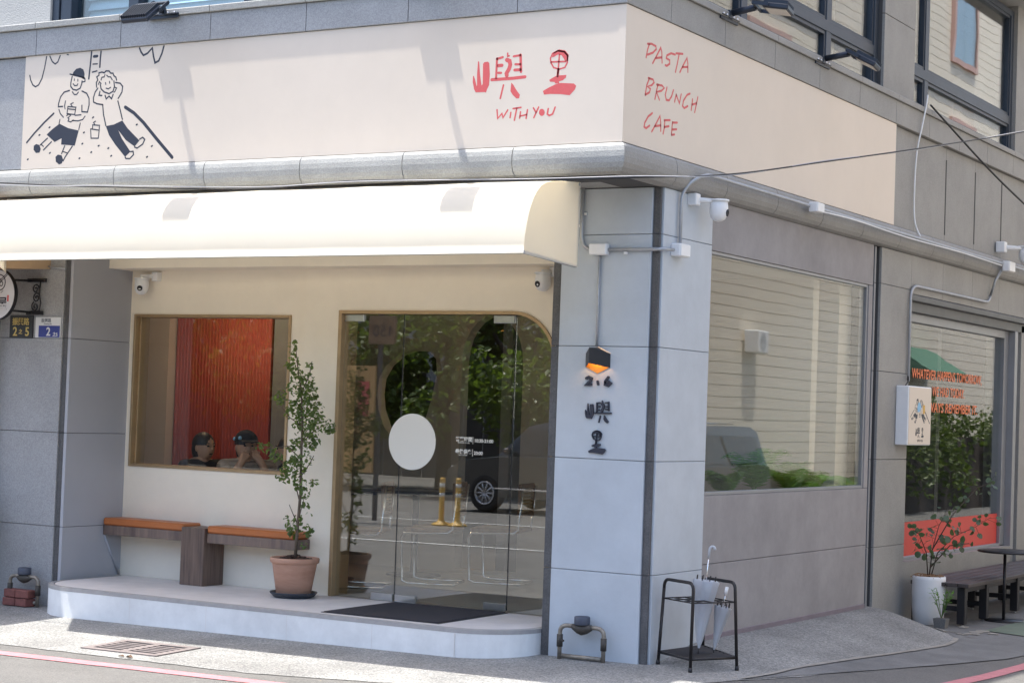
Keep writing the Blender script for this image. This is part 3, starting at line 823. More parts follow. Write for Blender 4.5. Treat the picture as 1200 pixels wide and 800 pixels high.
# ---------------------------------------------------------------- signboards
ART=[[6,[-5051,4018,-5040,3981,-5016,3943,-4987,3927,-4955,3939,-4924,3986,-4901,4064,-4885,4151]],[6,[-4852,4152,-4825,4108,-4794,4088,-4768,4102,-4746,4149]],[5,[-4678,4153,-4662,4149]],[8,[-4431,4157,-4436,4083,-4448,3955]],[8,[-4337,4154,-4342,4095,-4343,4035]],[12,[-4407,4120,-4372,4120]],[6,[-4413,4063,-4368,4062]],[6,[-4416,4003,-4369,4010]],[8,[-3963,4153,-3946,4122,-3922,4097,-3884,4109,-3840,4145,-3826,4085,-3808,4034,-3774,4047,-3747,4098,-3730,4152]],[8,[-5052,3505,-4974,3575,-4879,3650,-4785,3715]],[14,[-4078,3726,-3990,3678,-3894,3603,-3765,3481,-3607,3337]],[0,[-4615,3992,-4605,4016,-4578,4038,-4538,4044,-4505,4028,-4492,3997,-4493,3964,-4534,3977,-4575,3989]],[6,[-4640,4003,-4607,3994,-4550,3980,-4490,3964]],[6,[-4615,3984,-4626,3939,-4626,3909,-4601,3885,-4565,3877,-4529,3891,-4516,3923,-4514,3944]],[5,[-4509,3965,-4485,3957,-4484,3939,-4511,3934]],[5,[-4592,3963,-4592,3951]],[5,[-4557,3959,-4556,3944]],[5,[-4603,3928,-4586,3912,-4562,3913,-4555,3925]],[5,[-4608,3868,-4586,3846,-4563,3845,-4546,3862]],[6,[-4636,3879,-4689,3870,-4724,3836,-4741,3788,-4742,3762,-4698,3762]],[5,[-4672,3803,-4679,3767,-4673,3742]],[6,[-4511,3868,-4462,3848,-4436,3808,-4433,3760,-4446,3707,-4502,3713,-4505,3761]],[5,[-4735,3742,-4719,3709,-4685,3680]],[5,[-4720,3666,-4728,3630]],[5,[-4468,3678,-4491,3653,-4538,3646,-4595,3651]],[5,[-4654,3690,-4638,3701,-4613,3691,-4640,3674,-4628,3664,-4638,3650,-4610,3641,-4584,3654]],[5,[-4570,3689,-4509,3690]],[5,[-4645,3759,-4564,3749,-4573,3695,-4651,3705,-4645,3759]],[5,[-4644,3741,-4567,3731]],[5,[-4601,3757,-4618,3776,-4592,3785]],[5,[-4513,3629,-4526,3579]],[0,[-4723,3633,-4632,3596,-4526,3573,-4543,3514,-4559,3461,-4627,3469,-4697,3475,-4695,3523,-4764,3497,-4849,3557,-4791,3597]],[6,[-4839,3529,-4910,3481]],[6,[-4796,3501,-4875,3441]],[5,[-4899,3483,-4876,3468]],[0,[-4976,3478,-4952,3490,-4918,3481,-4903,3450,-4915,3423,-4951,3422,-4977,3447]],[6,[-4659,3465,-4688,3406]],[6,[-4583,3458,-4651,3380,-4669,3351]],[5,[-4678,3423,-4634,3410]],[0,[-4749,3384,-4725,3401,-4688,3395,-4670,3363,-4681,3333,-4709,3326,-4743,3348]],[5,[-4407,3580,-4322,3566,-4327,3507,-4399,3510,-4407,3580]],[5,[-4388,3579,-4389,3609,-4321,3602,-4322,3570]],[5,[-4369,3611,-4381,3626,-4362,3635]],[6,[-4366,3888,-4371,3924,-4357,3941,-4369,3965,-4348,3976,-4349,3994,-4320,3998,-4296,3991,-4281,4004,-4250,4002,-4233,3985,-4210,3983,-4201,3964,-4180,3951,-4172,3929]],[5,[-4325,3939,-4318,3959,-4295,3961,-4288,3978]],[5,[-4272,3972,-4255,3959,-4232,3957,-4214,3933]],[5,[-4350,3908,-4340,3928,-4323,3912]],[6,[-4331,3907,-4321,3873,-4288,3848,-4240,3833,-4202,3849,-4191,3884,-4198,3926]],[5,[-4280,3918,-4276,3904]],[5,[-4242,3925,-4238,3910]],[5,[-4272,3876,-4250,3869,-4227,3880]],[5,[-4188,3878,-4169,3871,-4183,3848,-4193,3840]],[6,[-4331,3856,-4339,3827,-4310,3823]],[6,[-4279,3823,-4266,3796,-4239,3815,-4214,3794,-4200,3825]],[6,[-4353,3881,-4378,3853,-4393,3812,-4390,3779,-4354,3764,-4298,3755]],[6,[-4298,3755,-4286,3681,-4258,3597]],[6,[-4182,3913,-4135,3904,-4110,3879,-4115,3838,-4149,3793]],[6,[-4151,3775,-4123,3703,-4099,3636]],[0,[-4258,3594,-4180,3602,-4099,3628,-4046,3569,-3925,3473,-3969,3431,-4056,3481,-4135,3558,-4096,3495,-4008,3395,-4057,3358,-4155,3450,-4222,3524]],[6,[-3925,3482,-3896,3495,-3875,3479,-3893,3445,-3945,3418,-3971,3428]],[6,[-4008,3395,-3982,3396,-3976,3372,-4010,3344,-4048,3346,-4057,3357]],[7,[-4828,3608,-4818,3613]],[7,[-4928,3555,-4918,3559]],[7,[-5037,3374,-5028,3379]],[7,[-4812,3414,-4803,3419]],[7,[-4510,3363,-4501,3367]],[7,[-4396,3404,-4387,3408]],[7,[-4488,3471,-4479,3475]],[7,[-4477,3554,-4468,3558]],[7,[-4393,3662,-4383,3667]],[7,[-4325,3449,-4315,3453]],[7,[-4229,3427,-4220,3431]],[7,[-4198,3369,-4188,3373]],[7,[-3962,3589,-3953,3593]],[7,[-3809,3425,-3800,3430]],[7,[-3851,3348,-3842,3352]]]
YU=[[0,[-1076,3778,-1064,3749,-1051,3706,-1048,3713,-1051,3783,-1047,3870,-1038,3866,-1028,3782,-1013,3708,-1005,3718,-1008,3850,-999,3860,-971,3862,-960,3851,-953,3777,-956,3708,-971,3681,-978,3659,-987,3664,-1056,3666,-1069,3686,-1082,3736,-1081,3771]],[20,[-903,3879,-905,3750]],[20,[-903,3875,-859,3884]],[28,[-893,3831,-862,3831]],[20,[-891,3784,-867,3782]],[14,[-824,3908,-823,3887,-811,3890]],[36,[-830,3865,-807,3855,-801,3830,-810,3803,-828,3777,-824,3761]],[18,[-779,3884,-727,3888]],[24,[-727,3891,-719,3780]],[18,[-765,3832,-725,3829]],[24,[-769,3795,-723,3794]],[26,[-939,3742,-881,3742,-777,3742,-686,3746]],[16,[-847,3702,-868,3616]],[0,[-788,3715,-771,3697,-746,3661,-721,3632,-727,3609,-747,3610,-776,3635,-793,3660,-791,3691]]]
LI=[[13,[-500,3825,-505,3853,-491,3883,-453,3899,-406,3889,-379,3862,-381,3818,-398,3788,-440,3780,-479,3793,-500,3825]],[0,[-494,3859,-483,3889,-445,3907,-398,3897,-372,3866,-378,3828,-395,3825,-408,3847,-424,3868,-452,3875,-478,3861]],[14,[-440,3872,-447,3747]],[14,[-497,3830,-392,3826]],[22,[-444,3781,-448,3737]],[0,[-508,3716,-477,3731,-454,3740,-384,3740,-388,3723,-410,3707,-437,3702,-433,3688,-464,3690,-468,3700,-503,3704]],[0,[-552,3647,-506,3668,-460,3685,-421,3691,-328,3682,-311,3667,-319,3644,-356,3609,-418,3619,-496,3625,-543,3623]]]
WY=[[15,[-889,3544,-882,3487,-851,3518,-842,3490,-808,3539]],[14,[-784,3522,-789,3487]],[14,[-769,3545,-709,3550]],[14,[-741,3547,-756,3469]],[14,[-712,3522,-717,3481]],[14,[-661,3533,-669,3477]],[13,[-715,3494,-664,3502]],[14,[-618,3543,-597,3512]],[14,[-579,3546,-612,3479]],[0,[-532,3509,-536,3496,-546,3488,-560,3488,-571,3497,-576,3511,-572,3525,-562,3533,-548,3532,-537,3523]],[15,[-508,3532,-514,3498,-498,3487,-475,3496,-458,3539]]]
PBC=[[14,[-318,3968,-341,3928,-357,3876]],[14,[-344,3966,-285,3977,-224,3972,-217,3955,-261,3925,-339,3897]],[14,[-262,3856,-210,3912,-154,3976,-136,3952,-127,3882]],[14,[-219,3897,-133,3917]],[14,[63,3970,1,3968,-60,3943,-68,3924,-17,3919,-15,3897,-55,3876,-81,3876]],[14,[73,3981,177,3996]],[14,[119,3980,98,3917,75,3858]],[14,[140,3867,193,3929,242,3980,258,3945,262,3890]],[14,[179,3908,257,3924]],[14,[-302,3753,-334,3703,-353,3638]],[14,[-318,3752,-248,3753,-233,3737,-265,3714,-324,3696,-283,3689,-292,3665,-353,3638]],[14,[-176,3734,-193,3690,-213,3633]],[14,[-196,3730,-116,3737,-84,3726,-123,3702,-193,3682,-149,3639]],[14,[-44,3738,-65,3684,-48,3655,-7,3658,28,3690,53,3736]],[14,[97,3715,76,3662]],[14,[97,3711,149,3664,172,3728]],[14,[307,3754,261,3738,210,3692,198,3654,225,3644,277,3666]],[14,[348,3724,332,3647]],[14,[429,3751,387,3641]],[14,[340,3685,415,3707]],[14,[-242,3539,-300,3508,-346,3461,-354,3434,-324,3429,-276,3454]],[14,[-244,3419,-188,3476,-132,3537,-118,3496,-114,3442]],[14,[-201,3461,-117,3478]],[14,[-59,3518,-65,3468,-79,3429]],[14,[-69,3519,19,3533]],[14,[-66,3475,5,3491]],[14,[54,3526,48,3475,46,3440]],[14,[55,3522,127,3533]],[14,[52,3476,120,3488]],[14,[46,3440,91,3450]]]
NUM=[[16,[-510,1838,-490,1847,-472,1838,-477,1822,-513,1794,-473,1798]],[12,[-425,1821,-420,1799]],[15,[-346,1849,-366,1822,-368,1800,-344,1794,-328,1809,-341,1819,-365,1813]]]
_nd = len(ART) - 15
ART_PARTS = [('scribble', [0]), ('scribble', [1]), ('scribble', [2]), ('ladder', [3, 4, 5, 6, 7]), ('scribble', [8]), ('ground_line', [9]), ('ground_line', [10]), ('drawn_figure', list(range(11, 41))), ('drawn_cup', [41, 42, 43]), ('drawn_figure', list(range(44, _nd)))] + [('dot', [k]) for k in range(_nd, len(ART))]
sg = thing('front_signboard', 'long beige signboard with line drawing of two loungers and red lettering', 'signboard', (-2.55, -.64, 3.3))
B('board', 'sign_face', sg, -5.10, .0255, -.645, -.60, 3.3005, 4.162)
fS = lambda a, b, d: (a, -.6451 - .0003 * d, b)
for nm, ids in ART_PARTS: drawing(ART, .0018, fS, ids).build(nm, 'ink', sg)
drawing(YU, .00079, fS).build('lettering', 'sign_red', sg)
drawing(LI, .00079, fS).build('lettering', 'sign_red', sg)
for ids in (range(0, 7), range(7, 11)): drawing(WY, .00079, fS, ids).build('lettering', 'sign_red', sg)
sg2 = thing('side_signboard', 'shaded beige side signboard reading PASTA BRUNCH CAFE in red', 'signboard', (.02, 1.9, 3.3))
B('board', 'sign_face', sg2, -.02, .030, -.6475, 4.40, 3.3005, 4.162)
for ids in (range(0, 9), range(9, 20), range(20, 30)): drawing(PBC, .00105, lambda a, b, d: (.0301 + .0003 * d, a, b), ids).build('lettering', 'sign_red', sg2)

# ---------------------------------------------------------------- floodlights on arms
def floodlight(label, base, out, tilt, L1, yaw=0.0, swing=0.0, rise=.055):
    """base: Vector on the stone cap; out: unit outward direction; built along local +X outwards then turned"""
    t = thing('floodlight', label, 'floodlight', base, 'floodlights on arms above the signboards', math.atan2(out[1], out[0]))
    o = base
    def bt(name, m_, mb):
        me = mb.build(name, m_, None); me.parent = t; return me
    bt('base_plate', 'lamp_housing', MB().box(0, .012, -.145, .145, -.03, .01, .002).box(.0, .024, -.145, .145, -.004, .002, .001))
    for y in (-.115, -.055, .055, .115): bt('bolt', 'chrome', MB().lathe([(.008, 0), (.008, .012), (0, .014)], (.016, y, .002), 8))
    bt('arm', 'lamp_housing', MB().box(.004, .022, -.03, .03, -.01, .05, .004).tube([(.03, 0, .03), (L1, swing, rise)], .024, 8))
    M = Matrix.Translation((L1, swing, rise + .007)) @ Matrix.Rotation(yaw, 4, 'Z') @ Matrix.Rotation(tilt, 4, 'Y')
    h = MB().xbox(M @ Matrix.Translation((.16, 0, 0)), .18, .24, .038, .008)
    hd = bt('head', 'lamp_housing', h)
    bt('bracket', 'lamp_housing', MB().xbox(M @ Matrix.Translation((.01, 0, 0)), .02, .29, .02, .002).xbox(M @ Matrix.Translation((.06, .139, 0)), .11, .007, .026).xbox(M @ Matrix.Translation((.06, -.139, 0)), .11, .007, .026))
    for k in range(12):
        f = MB().xbox(M @ Matrix.Translation((.16, -.11 + k * .02, .029)), .165, .005, .024); bt('fin', 'lamp_housing', f)
    bt('lens', 'lamp_face', MB().xbox(M @ Matrix.Translation((.162, 0, -.021)), .145, .20, .004, .001))
    return t
floodlight('black finned floodlight above the cartoon drawing on the long sign', Vector((-3.72, -.675, 4.372)), (0, -1), R(40), .38, 0, .24, -.02)
floodlight('black floodlight above the red characters of the long sign', Vector((-1.45, -.675, 4.372)), (0, -1), R(40), .38, 0, .24, -.02)
floodlight('dark floodlight over the corner end of the side sign, pale lens facing down', Vector((.04, .86, 4.372)), (1, 0), R(8), .20, R(12))
floodlight('dark floodlight over the plain far half of the side sign, tipped steeply', Vector((.04, 2.62, 4.372)), (1, 0), R(28), .22, R(10))

# ---------------------------------------------------------------- small fittings on the walls
def conduit(label, pts, r=.010, m_='galv', clips=()):
    t = thing('conduit', label, 'conduit', pts[0], 'pipes and wires fixed to the walls')
    MB().tube(pts, r, 8).build('pipe', m_, t)
    for c in clips: MB().box(c[0] - .012, c[0] + .012, c[1] - .012, c[1] + .006, c[2] - .008, c[2] + .008, .002).build('clip', 'white_plastic', t)
    return t
def arcpts(a, b, c, n=6):
    a, b, c = Vector(a), Vector(b), Vector(c)
    return [tuple((a * (1 - t) ** 2 + b * 2 * t * (1 - t) + c * t * t)) for t in [i / n for i in range(n + 1)]]
conduit('grey conduit dropping from the soffit beside the awning end to the junction box', [(-.575, -.022, 3.10), (-.575, -.022, 2.80)] + arcpts((-.575, -.022, 2.79), (-.575, -.022, 2.70), (-.49, -.022, 2.69)), .013, 'galv', [(-.56, -.01, 2.93), (-.59, -.01, 2.85)])
conduit('grey conduit running level from the pillar junction box to the corner', [(-.39, -.022, 2.688), (-.02, -.022, 2.688), (.03, -.022, 2.688), (.036, .12, 2.695)], .012, 'galv', [(-.24, -.02, 2.665)])
conduit('thin grey conduit dropping from junction box to the black wall lamp', [(-.437, -.015, 2.65), (-.437, -.015, 2.05)], .009)
conduit('grey conduit climbing the pillar side and following the stone ledge', [(.024, .24, 2.75), (.024, .24, 3.02)] + arcpts((.024, .24, 3.03), (.024, .25, 3.14), (.118, .33, 3.20)) + [(.118, .45, 3.226), (.116, 2.2, 3.224), (.116, 5, 3.224), (.116, 7.45, 3.224), (.116, 14, 3.224)], .012)
conduit('grey conduit looping over the side shop window down to the lightbox', [(.12, 7.40, 3.20), (.05, 7.36, 3.06), (.02, 7.30, 2.90)] + arcpts((.02, 7.30, 2.90), (.02, 7.28, 2.83), (.02, 7.1, 2.835)) + [(.02, 5.2, 2.83)] + arcpts((.02, 5.1, 2.83), (.02, 4.92, 2.83), (.02, 4.92, 2.70)) + [(.02, 4.92, 1.99)], .013)
def jbox(label, x, y, z, sx, sy, sz):
    t = thing('junction_box', label, 'junction box', (x, y, z - sz / 2), 'white junction boxes')
    MB().box(x - sx / 2, x + sx / 2, y - sy / 2, y + sy / 2, z - sz / 2, z + sz / 2, .006).build('body', 'white_plastic', t)
    nx_ = MB()
    if sy < sx: nx_.box(x - sx / 2 + .004, x + sx / 2 - .004, y - sy / 2 - .006, y - sy / 2, z - sz / 2 + .004, z + sz / 2 - .004, .003)
    else: nx_.box(x + sx / 2, x + sx / 2 + .006, y - sy / 2 + .004, y + sy / 2 - .004, z - sz / 2 + .004, z + sz / 2 - .004, .003)
    nx_.build('lid', 'white_plastic', t)
jbox('white junction box on the pillar front above the wall lamp', -.435, -.03, 2.69, .13, .05, .075)
jbox('small white junction box on the pillar side below the corner camera', .035, .225, 2.70, .07, .15, .085)
jbox('small white junction box on the ledge above the big side window', .145, 2.33, 3.215, .07, .14, .075)
jbox('small grey junction box below the far security camera', .15, 7.45, 3.20, .07, .2, .10)
def camera_body(label, p, face, arm_from, s=1.0):
    t = thing('security_camera', label, 'security camera', p, 'white security cameras')
    x, y, z = p
    MB().lathe([(.035 * s, .05 * s), (.052 * s, .04 * s), (.055 * s, .0), (.052 * s, -.035 * s), (.04 * s, -.06 * s), (.02 * s, -.072 * s), (0, -.075 * s)], p, 20).build('dome', 'white_plastic', t)
    MB().lathe([(.06 * s, 0), (.06 * s, .012 * s), (.0, .016 * s)], (x, y, z + .042 * s), 20).build('collar', 'white_plastic', t)
    f = Vector(face).normalized()
    M = Matrix.Translation(Vector(p) + f * .045 * s + Vector((0, 0, -.018 * s))) @ f.to_track_quat('Z', 'Y').to_matrix().to_4x4()
    MB().lathe([(.021 * s, -.01), (.021 * s, .012 * s), (.015 * s, .013 * s), (.012 * s, .008 * s), (0, .008 * s)], (0, 0, 0), 14, M).build('lens', 'black_metal', t)
    a = Vector(arm_from)
    MB().tube([a, (x, y, a.z), (x, y, z + .05 * s)], .018 * s, 8).build('arm', 'white_plastic', t)
    MB().box(a.x - .03 * s, a.x + .03 * s, a.y - .03 * s, a.y + .03 * s, a.z - .035 * s, a.z + .035 * s, .006).build('mount', 'white_plastic', t)
    return t
camera_body('white dome security camera under the awning above the front window', (-4.93, .57, 2.515), (.5, -1, -.2), (-4.85, .655, 2.59), 1.05)
camera_body('white security camera under the awning end beside the pillar', (-1.19, .56, 2.535), (-.3, -1, -.2), (-1.13, .62, 2.60), 1.05)
camera_body('white domed security camera on the corner pillar under the side sign', (.15, .56, 3.01), (1, .2, -.1), (.03, .42, 3.06), 1.15)
camera_body('white security camera above the side shop window near the right edge', (.26, 7.7, 3.345), (.2, 1, -.1), (.06, 7.5, 3.40), 1.5)

# wall lamp: black hexagon-looking cube lamp with open bottom
wl = thing('wall_lamp', 'black cube wall lamp on the pillar glowing orange underneath', 'lamp', (-.43, -.09, 1.87))
cx_, zc_ = -.43, 1.955
w_, h_, d_ = .092, .088, .13
V = {'T': (cx_, -.004, zc_ + h_), 'UL': (cx_ - w_, -.004, zc_ + h_ * .55), 'LL': (cx_ - w_, -.004, zc_ - h_ * .5), 'B': (cx_, -.004, zc_ - h_), 'LR': (cx_ + w_, -.004, zc_ - h_ * .5), 'UR': (cx_ + w_, -.004, zc_ + h_ * .55), 'C': (cx_, -d_, zc_ - h_ * .22), 'K': (cx_, -d_, zc_ + h_ * .95)}
V['T2'] = V['K']
def shell(name, m_, k, quads):
    g = Vector((cx_, -.05, zc_)); mb = MB(); keys = list(V)
    mb.v = [tuple(g + (Vector(V[q]) - g) * k) for q in keys]
    for q in quads: mb.f.append(tuple(keys.index(c) for c in q)); mb.sm.append(False)
    return mb.build(name, m_, wl, fix=False)
shell('housing', 'black_metal', 1.0, [('UL', 'LL', 'C', 'K'), ('K', 'C', 'LR', 'UR'), ('T', 'UL', 'K'), ('T', 'K', 'UR')])
shell('inner_lining', 'lamp_gold', .955, [('UL', 'K', 'C', 'LL'), ('K', 'UR', 'LR', 'C'), ('UL', 'UR', 'LR', 'B', 'LL')])
MB().lathe([(0, -.018), (.014, -.012), (.018, 0), (.014, .012), (0, .018)], (-.43, -.055, 1.965), 12).build('bulb', 'bulb', wl)
# lettering under the lamp
nb = thing('house_number', 'black raised characters 2.6 under the wall lamp', 'lettering', (-.42, 0, 1.79))
drawing(NUM, .00115, lambda a, b, d: (a, -.002 - .012 * d, b)).build('digits', 'ink', nb)
def remap(data, s, cx_, cz_, ox, oz):
    return [[w, [int(round((v - (ox if i % 2 == 0 else oz)) * s + (cx_ if i % 2 == 0 else cz_))) for i, v in enumerate(q)]] for w, q in data]
for nm, dat, s, c_, lab in (('raised_character', remap(YU, .485, -414, 1620, -884, 3758), .485, 0, 'black raised hand drawn character on the pillar below the number'),
                            ('raised_character', remap(LI, .53, -412, 1420, -431, 3758), .53, 0, 'lowest black raised character on the pillar, shaped like a disc on a stand')):
    drw = drawing(dat, .00079 * s * 1.15, lambda a, b, d: (a, -.002 - .012 * d, b)).build(nm, 'ink', None)
    tag(drw, lab, 'lettering', 'raised pillar characters')

# water meter pipes
def water_meter(label, x0, x1, y, zb, zp, zm):
    t = thing('water_meter', label, 'water meter', ((x0 + x1) / 2, y, zb), 'water meters at the wall base')
    xm = (x0 + x1) / 2
    for x, s in ((x0, 1), (x1, -1)):
        MB().tube([(x, y, zb), (x, y, zp - .06)] + arcpts((x, y, zp - .05), (x, y, zp), (x + s * .06, y, zp)) + [(x + s * .10, y, zp)], .0145, 10).build('pipe', 'meter_pipe', t)
        MB().tube([(x, y, zb + (zp - zb) * .42), (x, y, zb + (zp - zb) * .75)], .021, 8).build('valve', 'meter_body', t)
    MB().tube([(x0 + .015, y + .004, zb + .045), (x1 - .015, y + .004, zb + .045)], .015, 8).build('cross_pipe', 'meter_pipe', t)
    MB().tube([(x0 - .02 * -1, y - .02, zb + (zp - zb) * .6), (x0 + .045, y - .03, zb + (zp - zb) * .6)], .008, 6).build('tap', 'meter_body', t)
    MB().tube([(x0 + .09, y, zp), (xm - .06, y, zp - .004), (xm - .03, y, zp - .01), (xm, y, zp - .012), (xm + .03, y, zp - .01), (xm + .06, y, zp - .004), (x1 - .09, y, zp)], [.017, .022, .036, .044, .036, .022, .017], 14).build('meter_body', 'meter_body', t)
    MB().lathe([(.05, 0), (.053, .006), (.053, .05), (.047, .056), (0, .058)], (xm, y, zp + .012), 20).build('cap', 'meter_cap', t)
    return t
water_meter('brown water meter with blue cap on U shaped pipes at the pillar foot', -.60, -.275, -.085, -.03, .215, .215)
water_meter('water meter on bent pipes over red bricks at the left column', -5.555, -5.255, -.11, -.07, .175, .175)
for i, (x, y, z, rz, lab) in enumerate(((-5.50, -.13, 0.0, .05, 'lower left red brick under the left water meter'), (-5.36, -.135, 0.0, -.12, 'lower right red brick under the left water meter'),
                                        (-5.49, -.13, .066, -.05, 'upper left red brick under the left water meter'), (-5.355, -.14, .066, .08, 'upper right red brick under the left water meter'))):
    M = Matrix.Translation((x, y, H(x, y) + .034 + z)) @ Matrix.Rotation(rz, 4, 'Z')
    b = MB().xbox(M, .128, .10, .062, .006).build('brick', 'brick_red', None)
    tag(b, lab, 'brick', 'bricks under the left water meter')

# ---------------------------------------------------------------- bench with cushions
bn = thing('wall_bench', 'wall mounted walnut bench with a central block pedestal', 'bench', (-4.2, .55, .165))
MB().box(-4.285, -4.055, .425, .675, .166, .612, .003).build('pedestal', 'walnut', bn)
MB().box(-5.125, -4.288, .455, .675, .50, .575, .003).build('seat_board', 'walnut_h', bn)
MB().box(-4.052, -3.20, .455, .675, .50, .575, .003).build('seat_board', 'walnut_h', bn)
MB().tube([(-5.124, .47, .50), (-5.124, .66, .17)], .010, 6).build('strut', 'return_panel', bn)
for a, b, lab in ((-5.125, -4.290, 'orange vinyl bench cushion left of the walnut block'), (-4.050, -3.21, 'orange vinyl bench cushion right of the walnut block')):
    cu = MB().box(a, b, .448, .672, .577, .634, .012).build('bench_cushion', 'orange_vinyl', None)
    tag(cu, lab, 'cushion', 'orange bench cushions')

# ---------------------------------------------------------------- potted tree
px_, py_ = -3.11, .34
sa = MB().lathe([(0, .166), (.135, .166), (.15, .172), (.172, .205), (.178, .207), (.176, .199), (.155, .176), (.0, .174)], (px_, py_, 0), 40).build('plant_saucer', 'saucer', None)
tag(sa, 'dark round saucer under the terracotta pot', 'saucer')
pt = thing('potted_tree', 'slim leafy tree in a terracotta pot by the glass door', 'potted tree', (px_, py_, .18))
MB().lathe([(0, .178), (.122, .178), (.128, .184), (.166, .412), (.170, .42), (.178, .422), (.183, .43), (.185, .454), (.181, .460), (.171, .460), (.167, .45), (.162, .42), (.0, .418)], (px_, py_, 0), 48).build('pot', 'terracotta', pt)
mb = MB(); rnd = random.Random(3)
for i in range(220):
    a, r = rnd.uniform(0, 6.28), .155 * math.sqrt(rnd.random())
    zz = .425 + .045 * (1 - r / .16) + rnd.uniform(0, .015)
    M = Matrix.Translation((px_ + r * math.cos(a), py_ + r * math.sin(a), zz)) @ Matrix.Rotation(rnd.uniform(0, 6), 4, 'Z') @ Matrix.Rotation(rnd.uniform(-.7, .7), 4, 'X')
    mb.xbox(M, rnd.uniform(.02, .045), rnd.uniform(.012, .022), .008, .002)
mu = mb.build('mulch', 'mulch', pt); mu['kind'] = 'stuff'
K = 1 / (161 * .862)
def T_(px, py, dy=0.0): return (px_ + (px - 347) * K, py_ + dy, .42 + (644 - py) / 161)
mb = MB()
mb.tube([T_(347, 648), T_(349, 600), T_(351, 560), T_(349, 520, .01), T_(351, 480, -.01), T_(347, 440), T_(341, 410), T_(337, 383)], [.013, .0115, .0105, .0095, .008, .006, .004, .002], 8)
for br in ([T_(350, 570), T_(344, 550), T_(336, 535, .03)], [T_(350, 520), T_(335, 505, -.03), T_(312, 508, -.04), T_(297, 508, -.05)], [T_(351, 500), T_(362, 485, .03), T_(376, 478, .03)], [T_(349, 460), T_(336, 452, .05), T_(320, 448, .06)],
           [T_(347, 440), T_(354, 420, .02), T_(356, 402, .03)], [T_(350, 600), T_(342, 585), T_(337, 575)], [T_(350, 590), T_(357, 575, -.03), T_(360, 560, -.03)], [T_(351, 540), T_(359, 525, .02), T_(364, 515, .02)], [T_(349, 480), T_(338, 470, -.05), T_(330, 460, -.06)]):
    mb.tube(br, [.005, .0035, .0025, .002][:len(br)], 6)
mb.build('trunk', 'bark', pt)
bl = [(335, 383, 7), (333, 396, 7), (330, 410, 10), (340, 415, 9), (356, 407, 6), (352, 425, 10), (345, 432, 13), (357, 440, 12), (350, 455, 18), (362, 462, 12), (374, 470, 11), (340, 462, 12), (326, 447, 9), (318, 452, 6),
      (352, 478, 17), (366, 482, 12), (378, 480, 9), (352, 497, 13), (340, 505, 10), (362, 500, 10), (357, 520, 12), (348, 530, 13), (337, 512, 8), (322, 517, 9), (308, 508, 7), (297, 506, 5), (337, 530, 9), (330, 545, 7), (352, 548, 10), (364, 548, 6),
      (356, 560, 8), (322, 543, 5), (358, 575, 5), (360, 585, 5), (350, 592, 7), (345, 600, 8), (340, 610, 7), (356, 605, 8), (361, 608, 5), (355, 622, 5), (336, 592, 4)]
rnd = random.Random(11)
blobs = [(*T_(a, b, rnd.uniform(-.05, .05)), r / 161) for a, b, r in bl]
leaf_cloud(MB(), blobs, 1050, .034, seed=4).build('crown', 'leaf_ficus', pt, fix=False)
leaf_cloud(MB(), blobs, 330, .032, seed=9, shell=.8).build('young_leaves', 'leaf_new', pt, fix=False)

# ---------------------------------------------------------------- doormat, drain
dm = thing('doormat', 'dark grey doormat in front of the glass door', 'doormat', (-1.9, .15, .165))
Md = Matrix.Translation((-1.90, .16, .1695)) @ Matrix.Rotation(R(1.5), 4, 'Z')
MB().xbox(Md, .93, .92, .009, .002).build('pile', 'mat_rug', dm)
MB().xbox(Md @ Matrix.Translation((0, 0, -.0025)), .96, .95, .004, .001).build('rubber_edge', 'black_metal', dm)
dr = thing('drain_grate', 'rusty iron drain grate with two rows of slots in the pavement', 'drain', (-3.12, -1.3, -.07))
gx0, gx1, gy0, gy1 = -3.46, -2.80, -1.525, -1.075
def gz(x, y): return H(x, y)
def slab(name, m_, x0, x1, y0, y1, d0, d1):
    v = [(x, y, gz(x, y) + d) for d in (d0, d1) for x, y in ((x0, y0), (x1, y0), (x1, y1), (x0, y1))]
    return MB().add(v, [(0, 3, 2, 1), (4, 5, 6, 7), (0, 1, 5, 4), (1, 2, 6, 5), (2, 3, 7, 6), (3, 0, 4, 7)]).build(name, m_, dr)
slab('shade_sheet', 'drain_shade', gx0 + .02, gx1 - .02, gy0 + .02, gy1 - .02, .001, .003)  # black sheet on the paving stands in for the shade inside the drain
for a in ((gx0, gx1, gy0, gy0 + .055), (gx0, gx1, gy1 - .055, gy1), (gx0, gx0 + .06, gy0 + .055, gy1 - .055), (gx1 - .06, gx1, gy0 + .055, gy1 - .055), (-3.155, -3.095, gy0 + .055, gy1 - .055)):
    slab('frame', 'drain_iron', *a, .001, .008)
for x0, x1 in ((gx0 + .06, -3.155), (-3.095, gx1 - .06)):
    nsl = 6
    for k in range(nsl - 1):
        yy = gy0 + .055 + (k + 1) * (gy1 - gy0 - .11) / nsl
        slab('bar', 'drain_iron', x0, x1, yy - .012, yy + .012, .001, .007)
for i, (x, y) in enumerate(((-2.98, -1.66), (-2.93, -1.64), (-2.90, -1.67))):
    lf = MB().add([(x - .03, y, H(x, y) + .004), (x, y - .015, H(x, y) + .014), (x + .03, y + .005, H(x, y) + .006), (x, y + .02, H(x, y) + .016)], [(0, 1, 2), (0, 2, 3)]).build('fallen_leaf', 'dry_leaf', None, fix=False)
    tag(lf, 'small dark dry leaf on the pavement just in front of the drain grate', 'leaf', 'dry leaves by the drain grate')

